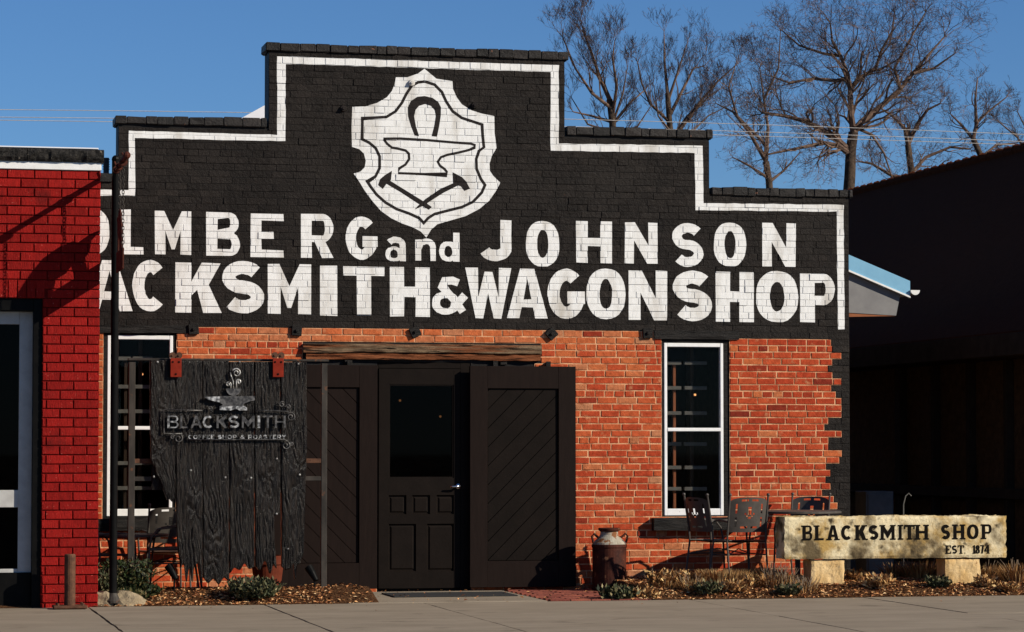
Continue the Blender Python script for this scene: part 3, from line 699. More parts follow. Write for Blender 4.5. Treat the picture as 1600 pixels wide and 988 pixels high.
for px in (543, 786): 
    x = P(px, 567).x; mb.box(x-.035, x+.035, -.03, .03, GAP[2]+.06, BEAM[2]-.004, .004)
mb.build('door_track', M['blackwood'], bld)
# windows
def window(r_, wpx, rail, fx):
    x0, x1, z0, z1 = r_; fx0, fx1, fz0, fz1 = wpx
    root = MB(); yc = .012
    root.box(x0, fx0, yc, .2, z0, z1, .003); root.box(fx1, x1, yc, .2, z0, z1, .003); root.box(fx0, fx1, yc, .2, fz1, z1, .003); root.box(fx0, fx1, yc, .2, z0, fz0, .003)
    w = root.build('window', M['blackwood'], bld)
    s, t_, bt, rl = .034, .042, .072, .036; yf, yb = .008, .07
    f = MB(); g = .002
    f.box(fx0+g, fx0+s, yf, yb, fz0+g, fz1-g, .004); f.box(fx1-s, fx1-g, yf, yb, fz0+g, fz1-g, .004)
    f.box(fx0+s, fx1-s, yf+.002, yb, fz1-t_, fz1-g, .004); f.box(fx0+s, fx1-s, yf+.002, yb, fz0+g, fz0+bt, .004); f.box(fx0+s, fx1-s, yf-.004, yb, rail-rl/2, rail+rl/2, .004)
    f.build('sash_frame', M['whiteframe'], w)
    for (a, b) in ((fz0+bt, rail-rl/2), (rail+rl/2, fz1-t_)):
        p = MB(); p.box(fx0+s, fx1-s, .040, .044, a, b); p.build('pane', M['glass'], w)
    return w
fr = rect(1038, 536, 1131, 806); window(WR, fr, P(1085, 671.5).z, 0)
fl = rect(167, 524, 270, 807); window(WL, fl, P(215, 669).z, 0)
timber('window_sill', rect(1018, 808, 1152, 829), M['blackwood'], -.10, .1, 21, 30, .016)
timber('window_sill', rect(145, 810, 292, 830), M['blackwood'], -.10, .1, 25, 30, .016)
# slatted racks standing just behind the panes
def rack(pxs, pys, pv, label, zbot=.0):
    Y = .20; c = P(pv, 700, Y)
    t = thing('slatted_rack', (c.x, Y, 0), label, 'rack')
    mb = MB(); mb.box(c.x-.02, c.x+.02, Y+.022, Y+.06, 0, ZT3-.46, .003); mb.build('upright', M['dimwood'], t)
    mb = MB(); xb = P(pxs[0][0]+6, 700, Y).x; mb.box(xb+.06, xb+.09, Y+.022, Y+.06, 0, P(0, 560, Y).z, .003); mb.build('upright', M['rustwood'] if pv > 500 else M['dimwood'], t)
    for py in pys:
        for (a, b) in pxs:
            xa, xb = P(a, py, Y).x, P(b, py, Y).x; z = P((a+b)/2, py, Y).z
            m_ = MB(); m_.box(xa, xb, Y-.015, Y+.02, z-.019, z+.019, .003); m_.build('slat', M['shelf'], t)
    return t
rack([(1038,1064),(1069,1104)], (567.6,606.5,645.8,694,730.7,764), 1082, 'grey slatted rack behind the glass of the right window')
rack([(178,204),(207,238)], (560.5,604.5,643,724,763), 219, 'grey slatted rack behind the glass of the left window')
# pendant bulbs inside
for (px, py, Y, lab) in ((625,626,3.0,'left of two small warm bulbs glowing behind the door glass'),(688,651,4.0,'right of two small warm bulbs glowing behind the door glass'),
                         (222,585,2.5,'tiny warm bulb glowing behind the left window'),(1086,617,2.5,'tiny warm bulb glowing behind the right window')):
    c = P(px, py, Y); t = thing('pendant_lamp', (c.x, c.y, c.z), lab, 'lamp', 'pendant lamps inside the shop')
    mb = MB(); mb.sphere(c, .014, seg=10, ring=8); mb.build('bulb', M['bulb'], t, smooth=True)
    mb = MB(); mb.tube([(c.x, c.y, c.z+.014), (c.x, c.y, ZT3-.45)], .003, 5); mb.tube([(c.x, c.y, c.z+.012), (c.x, c.y, c.z+.05)], .009, 8); mb.build('cord', M['blackmetal'], t)
# centre door
def seg(px0, py0, px1, py1, Y):
    a = P(px0, py0, Y); b = P(px1, py1, Y); return a.x, b.x, b.z, a.z
DY = .0
x0, x1, z0, z1 = seg(592, 576, 719, 923, DY); z0 = .03
mb = MB()
gx0, gx1, gz0, gz1 = seg(608, 601, 709, 747, DY)
small = [seg(a, 774, b, 804, DY) for a, b in ((607,635),(644,672),(682,710))]
large = [seg(a, 819, b, 893, DY) for a, b in ((607,650),(667,711))]
yb = DY+.05
mb.box(x0, gx0, DY, yb, z0, z1, .002); mb.box(gx1, x1, DY, yb, z0, z1, .002)
mb.box(gx0, gx1, DY+.0005, yb, gz1, z1); mb.box(gx0, gx1, DY+.0005, yb, small[0][3], gz0); mb.box(gx0, gx1, DY+.0005, yb, large[0][3], small[0][2]); mb.box(gx0, gx1, DY+.0005, yb, z0, large[0][2])
mb.box(small[0][1], small[1][0], DY+.001, yb, small[0][2], small[0][3]); mb.box(small[1][1], small[2][0], DY+.001, yb, small[0][2], small[0][3])
mb.box(large[0][1], large[1][0], DY+.001, yb, large[0][2], large[0][3])
door = mb.build('entrance_door', M['panelpaint'], bld)
for (a, b, c, d) in small+large:
    p = MB(); i1, i2 = .018, .034; y1, y2, y3 = DY+.003, DY+.020, DY+.010
    def rr(i, y): return [(a+i, y, c+i), (b-i, y, c+i), (b-i, y, d-i), (a+i, y, d-i)]
    vs = rr(0, y1) + rr(.010, y2) + rr(i1, y2) + rr(i2, y3)
    fs = [(k*4+j, k*4+(j+1) % 4, (k+1)*4+(j+1) % 4, (k+1)*4+j) for k in range(3) for j in range(4)] + [(12,13,14,15)]
    p.add(vs, fs); p.build('door_panel', M['panelpaint'], door)
p = MB(); p.box(gx0, gx1, DY+.026, DY+.032, gz0, gz1); p.build('pane', M['tinted'], door)
p = MB(); w_ = .012
p.box(gx0, gx0+w_, DY+.008, DY+.025, gz0, gz1); p.box(gx1-w_, gx1, DY+.008, DY+.025, gz0, gz1); p.box(gx0+w_, gx1-w_, DY+.008, DY+.025, gz0, gz0+w_); p.box(gx0+w_, gx1-w_, DY+.008, DY+.025, gz1-w_, gz1)
p.build('glazing_bead', M['panelpaint'], door)
c = P(716, 760, DY); hnd = MB()
n = 18; vs = [(c.x+.030*math.cos(2*math.pi*k/n), DY, c.z+.030*math.sin(2*math.pi*k/n)) for k in range(n)] + [(c.x+.024*math.cos(2*math.pi*k/n), DY-.014, c.z+.024*math.sin(2*math.pi*k/n)) for k in range(n)]
hnd.add(vs, [(k,(k+1)%n,(k+1)%n+n,k+n) for k in range(n)]+[list(range(n,2*n))])
hnd.tube([(c.x, DY-.012, c.z), (c.x, DY-.05, c.z)], .011, 10)
hnd.tube([(c.x+.008, DY-.05, c.z), (c.x-.03, DY-.054, c.z-.001), (c.x-.095, DY-.05, c.z-.003)], [.011,.010,.008], 10)
hnd.build('lever_handle', M['chrome'], door, smooth=True)
# door frame
mb = MB(); 
mb.box(DO[0]+.002, x0-.003, DY+.012, .2, -.02, DO[3], .002); mb.box(x1+.003, DO[1]-.002, DY+.012, .2, -.02, DO[3], .002); mb.box(x0-.003, x1+.003, DY+.012, .2, z1+.004, DO[3], .002)
mb.box(x0, x1, DY+.03, .2, -.05, .025)
mb.build('door_frame', M['panelpaint'], bld)
# sliding barn doors with diagonal boards
def barn(px0, px1, ppx0, ppx1, py0, py1, ppy0, ppy1, up, label):
    Y = -.10; x0, x1, z0, z1 = seg(px0, py0, px1, py1, Y); z0 = .035
    a, b, c, d = seg(ppx0, ppy0, ppx1, ppy1, Y); f = MB(); yb = -.055
    f.box(x0, a, Y, yb, z0, z1, .003); f.box(b, x1, Y, yb, z0, z1, .003)
    f.box(a, b, Y+.001, yb, d, z1, .002); f.box(a, b, Y+.001, yb, z0, c, .002)
    f.box(a, b, Y+.034, yb, c, d)
    o = f.build('sliding_door', M['doorpaint'], bld)
    s = .19; k = -14
    while k < 28:
        # band: z - x*sg between k*s and (k+1)*s  (45 degree boards)
        sg = 1 if up else -1
        g = .0035
        poly = [(a-1, c+k*s+g+sg*(-1)), (b+1, c+k*s+g+sg*(b-a+1)), (b+1, c+(k+1)*s-g+sg*(b-a+1)), (a-1, c+(k+1)*s-g+sg*(-1))]
        pl = poly
        for (ax, val, keep) in ((0, a+.002, 1), (0, b-.002, -1), (1, c+.002, 1), (1, d-.002, -1)):
            out = []
            for i in range(len(pl)):
                p, q = pl[i], pl[(i+1) % len(pl)]; dp, dq = (p[ax]-val)*keep, (q[ax]-val)*keep
                if dp >= 0: out.append(p)
                if dp*dq < 0: t = dp/(dp-dq); out.append((p[0]+(q[0]-p[0])*t, p[1]+(q[1]-p[1])*t))
            pl = out
            if len(pl) < 3: break
        if len(pl) >= 3:
            cx = sum(p[0] for p in pl)/len(pl); cz = sum(p[1] for p in pl)/len(pl)
            ar = abs(sum(pl[i][0]*pl[(i+1)%len(pl)][1]-pl[(i+1)%len(pl)][0]*pl[i][1] for i in range(len(pl))))/2
            if ar > 2e-4:
                m_ = MB(); n = len(pl); yf = Y+.022+U(-.001,.001); sc = 1-.006/max(.03, math.sqrt(ar))
                ins = [(cx+(x-cx)*sc, cz+(z-cz)*sc) for x, z in pl]
                m_.add([(x, yf+.0035, z) for x, z in pl]+[(x, yf, z) for x, z in ins]+[(x, Y+.034, z) for x, z in pl],
                       [list(range(n, 2*n))]+[(i,(i+1)%n,(i+1)%n+n,i+n) for i in range(n)]+[(i,(i+1)%n,(i+1)%n+2*n,i+2*n) for i in range(n)])
                m_.build('board', M['panelpaint'] if up else M['doorpaint'], o)
        k += 1
    # hanger straps to the track
    for px in ((px0*.75+px1*.25), (px0*.25+px1*.75)):
        x = P(px, py0, Y).x; h = MB(); h.box(x-.025, x+.025, -.054, -.046, z1-.12, BEAM[2]-.006, .002); h.box(x-.02, x+.02, -.05, .03, GAP[2]+.05, BEAM[2]-.012, .003); h.build('hanger', M['blackwood'], o)
    o['label'] = label
    return o
barn(424, 589, 452, 561, 570, 922, 605, 880, False, 'left sliding door with boards falling to the right')
barn(734.5, 900, 762, 873, 572, 920, 607, 876, True, 'right sliding door with boards rising to the right')
# lean-to eave on the right-hand side
Yl = 2.0; pa = P(1300, 388, Yl); pb = P(1421, 440, Yl); xa = XR+.0; za = pa.z+(pa.x-xa)*((pa.z-pb.z)/(pb.x-pa.x)); fh = .165
mb = MB(); mb.prism([(xa, za), (pb.x, pb.z), (pb.x, pb.z-.03), (xa, za-.03)], Yl+.02, 8.0); eave = mb.build('lean_to_roof', M['bluemetal'], bld)
mb = MB(); mb.prism([(xa, za+.004), (pb.x, pb.z+.004), (pb.x, pb.z-fh), (xa, za-fh)], Yl-.02, Yl+.018); mb.build('fascia', M['bluemetal'], eave)
mb = MB(); mb.prism([(xa, za-fh-.002), (pb.x, pb.z-fh-.002), (pb.x, pb.z-fh-.022), (xa, za-fh-.022)], Yl-.03, Yl+.02); mb.build('drip_edge', M['whitetrim'], eave)
mb = MB(); sx = pb.x-.10
mb.prism([(xa, za-fh-.03), (sx, pb.z-fh-.02+.036), (sx-.05, pb.z-fh-.22), (xa, pb.z-fh-.16)], Yl+.03, Yl+.06); mb.build('soffit_board', M['soffit'], eave)
mb = MB(); mb.prism([(xa, pb.z-fh-.17), (sx-.055, pb.z-fh-.225), (xa, pb.z-fh-.26)], Yl+.035, Yl+.055); mb.build('bracket_board', M['rustwood'], eave)
mb = MB(); n = 10; pr = [(pb.x+.05+.055*math.cos(R(180+18*k)), pb.z-.10+.055*math.sin(R(180+18*k))) for k in range(11)]
pr2 = [(pb.x+.05+.050*math.cos(R(360-18*k)), pb.z-.10+.050*math.sin(R(360-18*k))) for k in range(11)]
mb.prism(pr+pr2, Yl-.05, 8.0); mb.prism([(x, z) for x, z in pr], Yl-.052, Yl-.046); mb.build('gutter', M['whitetrim'], eave)
# doorstep and pavers
a = P(585, 930, -1.9).x; b_ = P(905, 930, -1.0).x
mb = MB(); mb.box(P(520,930,-1.2).x, P(822,930,-1.2).x, -2.09, -.12, -.10, .006, .004)
tag(mb.build('doorstep', M['concrete']), 'concrete slab at the foot of the dark entrance door', 'doorstep')
mb = MB(); mb.box(P(600,930,-.7).x, P(790,930,-.7).x, -1.25, -.55, .007, .018, .004)  # thin dark sheet standing in for the band of shadow and dirt
tag(mb.build('shadow_dirt_strip', M['rubber']), 'thin dark sheet added for the band of shadow and dirt before the entrance door', 'shadow_dirt_strip')
px0 = P(826,930,-1.2).x; px1 = P(965,930,-1.0).x
mb = MB(); mb.box(px0, px1+.1, -2.09, -.05, -.10, -.004)
pav = tag(mb.build('brick_paving', M['soil']), kind='structure')
y = -2.08; r_ = 0
while y < -.2:
    x = px0 + (r_ % 2)*.1
    while x < px1:
        m_ = MB(); m_.box(x+.004, min(x+.2, px1+.06)-.004, y+.004, y+.096, -.05, .012+U(-.004,.005), .005, a=random.random()); m_.build('paver', M['paver'], pav); x += .2
    y += .1; r_ += 1
# ------------------------------------------------------------------ red building on the left
YR = -2.10
XRR = P(155, 600, YR).x; XRL = -4.0
HR, LRB = .0835, .2435
ztrim0, ztrim1 = P(100, 266, YR).z, P(100, 253.5, YR).z
zcap1 = P(100, 233.5, YR).z
DXR = P(65, 700, YR).x; DZT = P(30, 466, YR).z
rbld = thing('red_brick_building', (XRL/2, -1, 0), 'bright red painted brick shopfront with black and white cornice at the left edge', 'building')
mb = MB()
mb.box(DXR, XRR-.004, YR+.012, -.16, -.1, ztrim0-.001); mb.box(XRL, DXR, YR+.012, -.16, DZT, ztrim0-.001); mb.box(XRL, DXR-2.6, YR+.012, -.16, -.1, DZT)
mb.box(XRL, XL-.12, -.158, 8, -.1, ztrim0-.01)
rw = mb.build('front_wall', M['redmortar'], rbld)
nR = int((ztrim0-.0)/HR); zb0 = ztrim0 - nR*HR - HR
rr = random.Random(5); rest = MB()
for c in range(nR+1):
    z0 = zb0+c*HR; z1 = z0+HR
    zc = (z0+z1)/2
    off = 0 if c % 2 else LRB/2
    xleft = DXR if zc < DZT else XRL
    if zc < DZT:          # pier at the far left, beyond the picture
        x = XRL
        while x < DXR-2.62:
            rest.box(x+.005, min(x+LRB, DXR-2.6)-.005, YR, YR+.03, z0+.005, z1-.005, 0, a=rr.random()); x += LRB
    if DZT <= zc < DZT+.21: solx = DXR+.02
    else: solx = None
    x = XRR + off - (LRB if off else 0)*0
    edges = [XRR]; x = XRR - (LRB*.45 if c % 2 else LRB*.95)
    while x > xleft: edges.append(x); x -= LRB
    edges.append(xleft)
    for k in range(len(edges)-1):
        xb, xa = edges[k], edges[k+1]
        if xb-xa < .02: continue
        if solx and (xa+xb)/2 < solx: continue
        g = .005; j = lambda: rr.uniform(-.0012,.0012)
        x0, x1, zz0, zz1 = xa+g, xb-g, z0+g, z1-g
        if k == 0: x1 = XRR
        yf = YR+rr.uniform(-.0015,.0015); bv = .004
        vs = [(x0,YR+.02,zz0),(x1,YR+.02,zz0),(x1,YR+.02,zz1),(x0,YR+.02,zz1),(x0+j(),yf+bv,zz0+j()),(x1+j(),yf+bv,zz0+j()),(x1+j(),yf+bv,zz1+j()),(x0+j(),yf+bv,zz1+j()),
              (x0+bv,yf+j(),zz0+bv),(x1-bv,yf+j(),zz0+bv),(x1-bv,yf+j(),zz1-bv),(x0+bv,yf+j(),zz1-bv)]
        fs = [(8,9,10,11),(4,5,9,8),(5,6,10,9),(6,7,11,10),(7,4,8,11),(0,1,5,4),(1,2,6,5),(2,3,7,6),(3,0,4,7)]
        if xa > .8: m_ = MB(); m_.add(vs, fs, 0, rr.random()); m_.build('brick', M['red'], rw, fixn=False)
        else: rest.add(vs, fs, 0, rr.random())
tag(rest.build('brickwork', M['red'], rw, fixn=False), kind='stuff')
# soldier course over the door
x = DXR+.02; zs0 = DZT+.004
zs1 = zb0 + (int((DZT+.21-zb0-HR/2)/HR)+1)*HR - .004
while x > DXR-2.6:
    m_ = MB(); m_.box(x-.079, x-.004, YR, YR+.02, zs0, zs1, .004, a=rr.random()); m_.build('soldier_brick', M['red'], rw); x -= .083
mb = MB(); mb.box(XRL, XRR+.005, YR-.015, .0-.17, ztrim0, ztrim1, .004); cor = mb.build('cornice', M['whitetrim'], rbld)
# rock-faced black cap, one block after another, white flashing above
x = XRR+.03
while x > .6:
    w = U(.55,.75); b = MB(); nx, nz = 26, 7; vs = []
    for j in range(nz+1):
        for i in range(nx+1):
            xx = x-w+.003+(w-.006)*i/nx; zz = ztrim1+.001+(zcap1-ztrim1-.002)*j/nz
            e = min(1, 4*min(j, nz-j)/nz+.15)
            vs.append((xx, YR-.03-.05*e*(.5+.5*noise.noise(Vector((xx*13, zz*16, 2))))-.012*noise.noise(Vector((xx*40, zz*40, 6))), zz+.008*noise.noise(Vector((xx*14, j, 1)))*(j == nz)))
    fr_ = len(vs)
    vs += [(x-w+.003, -.2, ztrim1+.001), (x-.003, -.2, ztrim1+.001), (x-.003, -.2, zcap1), (x-w+.003, -.2, zcap1)]
    fs = [(j*(nx+1)+i, j*(nx+1)+i+1, (j+1)*(nx+1)+i+1, (j+1)*(nx+1)+i) for j in range(nz) for i in range(nx)]
    fs += [[nz*(nx+1)+i for i in range(nx+1)]+[fr_+2, fr_+3], [i for i in range(nx+1)][::-1]+[fr_, fr_+1], [(j)*(nx+1)+nx for j in range(nz+1)]+[fr_+2, fr_+1], [j*(nx+1) for j in range(nz+1)]+[fr_+3, fr_]]
    b.add(vs, fs); b.build('cap_stone', M['roughblack'], cor); x -= w
mb = MB(); mb.box(XRL, XRR-.02, YR+.01, -.2, zcap1+.008, P(60, 230, YR).z+.006, .003); mb.build('flashing', M['roofwhite'], cor)
# shop door in its recess
mb = MB(); fw = P(65,700,YR).x - P(51,700,YR).x
mb.box(DXR-fw, DXR, YR+.03, YR+.32, -.02, DZT, .003); mb.box(DXR-2.6, DXR-fw, YR+.03, YR+.32, P(30,485,YR).z, DZT, .003)
mb.box(DXR-2.6, DXR-fw, YR+.12, YR+.3, .0, P(30,895,YR+.1).z, .003)
mb.build('door_surround', M['blackmetal'], rbld)
Yd = YR+.14; dxr = P(50,700,Yd).x; zt = P(30,487,Yd).z; z507 = P(30,507,Yd).z; z766 = P(30,766,Yd).z; z793 = P(30,793,Yd).z; z889 = P(30,889,Yd).z; z895 = P(30,896,Yd).z
sx = P(29,700,Yd).x
mb = MB(); dl = dxr-1.0
mb.box(sx, dxr, Yd, Yd+.045, z895, zt, .003); mb.box(dl, sx, Yd+.001, Yd+.045, z507, zt, .003); mb.box(dl, sx, Yd+.001, Yd+.045, z793, z766, .003); mb.box(dl, sx, Yd+.001, Yd+.045, z895, z889, .003)
mb.box(dl-.2, dl, Yd, Yd+.045, z895, zt, .003)
sd = mb.build('shop_door', M['shadewhite'], rbld)
mb = MB(); mb.box(dl, sx, Yd+.02, Yd+.026, z766, z507); mb.build('pane', M['tinted'], sd)
mb = MB(); mb.box(dl, sx, Yd+.02, Yd+.026, z889, z793); mb.build('pane', M['tinted'], sd)
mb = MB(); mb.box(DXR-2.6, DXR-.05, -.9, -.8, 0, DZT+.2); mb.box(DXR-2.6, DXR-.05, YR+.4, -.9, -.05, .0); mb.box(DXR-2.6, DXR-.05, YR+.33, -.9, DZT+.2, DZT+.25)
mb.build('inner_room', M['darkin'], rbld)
# ------------------------------------------------------------------ sign post with hanging cut-out sign
Yp = -2.0; pb0 = P(176.5, 935, Yp); pxp = pb0.x
zbar = P(180, 268, Yp).z
post = thing('sign_post', (pxp, Yp, 0), 'tall black steel pole with an arm over the sidewalk beside the red building', 'post')
mb = MB(); mb.tube([(pxp, Yp, -.02), (pxp, Yp, zbar+.10)], .036, 16); mb.sphere((pxp, Yp, zbar+.11), .04); mb.build('pole', M['blackmetal'], post, smooth=False)
mb = MB(); mb.lathe([(.036,0),(.075,0),(.075,.02),(.05,.06),(.037,.09)], (pxp, Yp, .03), 16); mb.build('base_collar', M['oldsteel'], post)
mb = MB(); mb.tube([(pxp, Yp, zbar), (pxp, Yp-1.15, zbar+.03)], .024, 10); mb.sphere((pxp, Yp-1.16, zbar+.03), .034)
for u in (.12,.43,.80): mb.tube([(pxp, Yp-u-.03, zbar+.005), (pxp, Yp-u+.03, zbar+.005)], .036, 10)
for u in (.2, 1.0): mb.tube([(pxp, Yp-u, zbar), (pxp-.03, Yp-u, zbar+.07)], .008, 6)
mb.build('arm', M['darkrust'], post)
hs = thing('hanging_sign', (pxp, Yp-.5, zbar-.9), 'thin cut-out metal sign hanging on chains from the black pole', 'sign')
def uv(pts): return [(Yp-.0-u, zbar-d) for u, d in pts]
def plate(pts, t, m):
    loops = uv(pts); tri = tessellate_polygon([[Vector((y, z, 0)) for y, z in loops]]); n = len(loops); b = MB()
    b.add([(pxp-t/2, y, z) for y, z in loops]+[(pxp+t/2, y, z) for y, z in loops], [tuple(t_) for t_ in tri]+[tuple(i+n for i in t_)[::-1] for t_ in tri]+[(i,(i+1)%n,(i+1)%n+n,i+n) for i in range(n)])
    return b
plate([(.18,.76),(.86,.76),(.86,.945),(.18,.945)], .012, None).build('board', M['darkrust'], hs)
plate([(.20,.46),(.26,.44),(.34,.45),(.37,.41),(.46,.385),(.56,.40),(.64,.47),(.72,.58),(.74,.76),(.50,.76),(.48,.66),(.42,.66),(.38,.62),(.36,.76),(.28,.76),(.30,.62),(.27,.60),(.26,.50)], .010, None).build('cut_out_figure', M['darkrust'], hs)
for u, d1 in ((.43,.40),(.80,.76)):
    b = MB(); z = zbar-.02; k = 0
    while z > zbar-d1:
        cx = (pxp, Yp-u, z-.018); pts = []
        for i in range(9):
            an = 2*math.pi*i/8
            pts.append((cx[0]+(.010*math.cos(an) if k % 2 else 0), cx[1]+(0 if k % 2 else .010*math.cos(an)), cx[2]+.021*math.sin(an)))
        b.tube(pts, .0035, 5, cap=False); z -= .032; k += 1
    b.build('chain', M['oldsteel'], hs)
# rusty bollard
c = G(109, 938, 0.0)
c = Vector((P(109, 938, -2.32).x, -2.32, 0)); bo = thing('bollard', c, 'short rusty steel pipe on a square plate before the red pier', 'bollard')
mb = MB(); hb = P(109, 866, -2.32).z
mb.tube([(c.x, c.y, .02), (c.x, c.y, hb-.01), (c.x, c.y, hb)], [.050,.050,.044], 18); mb.build('pipe', M['rust'], bo, smooth=False)
mb = MB(); mb.box(c.x-.15, c.x+.15, c.y-.12, c.y+.12, .004, .032, .006); mb.build('base_plate', M['rust'], bo)
for sx_ in (-.11,.11):
    for sy_ in (-.085,.085):
        mb = MB(); mb.tube([(c.x+sx_, c.y+sy_, .03), (c.x+sx_, c.y+sy_, .052)], .012, 6); mb.build('bolt', M['rust'], bo)
# ------------------------------------------------------------------ charred plank sign on its steel frame
YS = -1.55
def S2(px, py, Y=YS): v = P(px, py, Y); return v.x, v.z
frm = thing('steel_stand', (P(355,930,YS).x, YS+.09, .05), 'dark square-tube steel frame that carries the charred plank sign', 'stand')
def member(name, px0, px1, py0, py1, ya, yb, m='oldsteel', zmin=None):
    a = P(px0, py0, ya); b = P(px1, py1, ya); mb = MB(); mb.box(a.x, b.x, ya, yb, zmin if zmin is not None else b.z, a.z, .004); return mb.build(name, M[m], frm)
fa, fb = YS+.065, YS+.115
member('post', 201.5, 209.5, 566, 930, fa, fb, zmin=.0)
member('post', 502.5, 510.5, 568, 930, fa, fb, zmin=.0)
member('top_rail', 200, 514, 559.5, 565.5, fa-.002, fb+.002)
member('rung', 209.5, 502.5, 717, 724, fa+.004, fb-.004, 'rust'); member('rung', 209.5, 502.5, 745, 751.5, fa+.004, fb-.004)
sgn = thing('charred_plank_sign', (P(356,900,YS).x, YS, P(356,900,YS).z), 'burnt dark plank board with cut steel anvil and coffee shop lettering', 'sign')
planks = [  # left edge px(y), right edge px(y), bottom profile
 dict(L=[(563,235),(650,235.5),(715,236.5),(735,243),(758,254),(781,261)], Rr=[(563,273),(660,274),(781,273.5)], bot=[(0,.0),(.3,.004),(.7,-.02),(1,.0)], yb=781),
 dict(L=[(563,274),(780,275.5),(840,277),(888,282)], Rr=[(563,315.5),(700,316),(890,316.5)], bot=[(0,.0),(.15,.05),(.28,-.13),(.40,.0),(.55,-.13),(.62,.02),(.8,.05),(1,-.14)], yb=888),
 dict(L=[(563,316.5),(905,317.5)], Rr=[(563,357),(905,358)], bot=[(0,.0),(.2,-.05),(.4,-.01),(.6,-.06),(.8,.0),(1,-.03)], yb=903),
 dict(L=[(563,358.5),(890,359)], Rr=[(563,396.5),(890,397.5)], bot=[(0,.0),(.2,.05),(.4,.03),(.6,.09),(.8,.04),(1,.06)], yb=896),
 dict(L=[(563,398),(890,399)], Rr=[(563,437),(780,438),(803,437),(806,428.5),(845,429),(885,432)], bot=[(0,.0),(.2,-.04),(.45,.05),(.7,-.07),(.85,.02),(1,-.02)], yb=885),
 dict(L=[(563,438.8),(890,440.5)], Rr=[(563,478.5),(700,479),(760,477),(860,475),(890,470)], bot=[(0,.0),(.2,-.03),(.4,-.02),(.6,.03),(.7,-.12),(.8,.02),(1,.04)], yb=886)]
def lerp(tab, v):
    if v <= tab[0][0]: return tab[0][1]
    for (a, b), (c, d) in zip(tab, tab[1:]):
        if v <= c: u_ = (v-a)/(c-a); return b+(d-b)*(u_*u_*(3-2*u_))
    return tab[-1][1]
TH = .045
for pi, pk in enumerate(planks):
    nx, nz = 48, 200; b = MB(); vs = []
    pyt = 563.5+pi*.5+U(-.6,.6)
    knots = [(U(.2,.8), U(.15,.95), U(.05,.12)) for _ in range(3)]
    for j in range(nz+1):
        fz = j/nz
        for i in range(nx+1):
            fx = i/nx; w = abs(fx-.5)*2
            py = pyt + (pk['yb']-pyt)*fz
            ov = .75 if pyt+(pk['yb']-pyt)*fz < 770 else .35
            px = lerp(pk['L'], py)-ov + (lerp(pk['Rr'], py)-lerp(pk['L'], py)+2*ov)*fx
            x, z = S2(px, py)
            z += lerp(pk['bot'], fx)*(fz**14)
            # grain: ridges running down the plank, bending round knots
            gx = fx*.26
            for (kx, kz, kr) in knots:
                dx, dz = fx-kx, (fz-kz)*8; rr_ = math.sqrt(dx*dx*9+dz*dz)
                gx += .05*math.copysign(1, dx)*math.exp(-rr_*rr_*2.0)
            g_ = gx*30 + 1.6*noise.noise(Vector((fx*1.1+pi*4, fz*4.5, pi*3))) + .35*noise.noise(Vector((fx*3, fz*18, pi*2)))
            amp_ = .5+.9*abs(noise.noise(Vector((fx*2.5, fz*3.5, pi+20))))
            d = -.0085*abs(math.sin(g_*math.pi))*amp_ + .005*noise.noise(Vector((gx*120, fz*12, pi*5)))
            d += -.008*noise.noise(Vector((fx*2, fz*5, pi)))
            edge = .010*max(0, (w-.92)/.08)**2
            x += .004*noise.noise(Vector((fz*22, pi*2+(1 if fx > .5 else 0), 3)))*w
            vs.append((x, YS+d+edge, z))
    n = len(vs)
    rim = [i for i in range(nx+1)] + [j*(nx+1)+nx for j in range(1, nz+1)] + [nz*(nx+1)+i for i in range(nx-1, -1, -1)] + [j*(nx+1) for j in range(nz-1, 0, -1)]
    fs = [(j*(nx+1)+i, (j+1)*(nx+1)+i, (j+1)*(nx+1)+i+1, j*(nx+1)+i+1) for j in range(nz) for i in range(nx)]
    vs += [(vs[i][0], YS+TH, vs[i][2]) for i in rim]; k = len(rim)
    fs += [(rim[i], rim[(i+1) % k], n+(i+1) % k, n+i) for i in range(k)]
    fs += [list(range(n, n+k))]
    b.add(vs, fs); b.build('plank', M['char'], sgn, smooth=True)
mb = MB(); x0_, z0_ = S2(237, 766, YS+.05); x1_, z1_ = S2(470, 728, YS+.05); mb.box(x0_, x1_, YS+.047, YS+.064, z0_, z1_, .004); mb.build('back_batten', M['char'], sgn)
mb = MB(); x0_, z0_ = S2(240, 590, YS+.05); x1_, z1_ = S2(474, 568, YS+.05); mb.box(x0_, x1_, YS+.047, YS+.064, z0_, z1_, .004); mb.build('back_batten', M['char'], sgn)
for (px, py) in ((246,566),(374,566),(466,569),(240,745),(298,735),(352,746),(392,747),(432,717),(468,742),(432,803),(450,858)):
    x, z = S2(px, py); mb = MB(); mb.sphere((x, YS-.012, z), .010, seg=8, ring=5, sq=(1,.5,1)); mb.build('nail_head', M['brightsteel'], sgn)
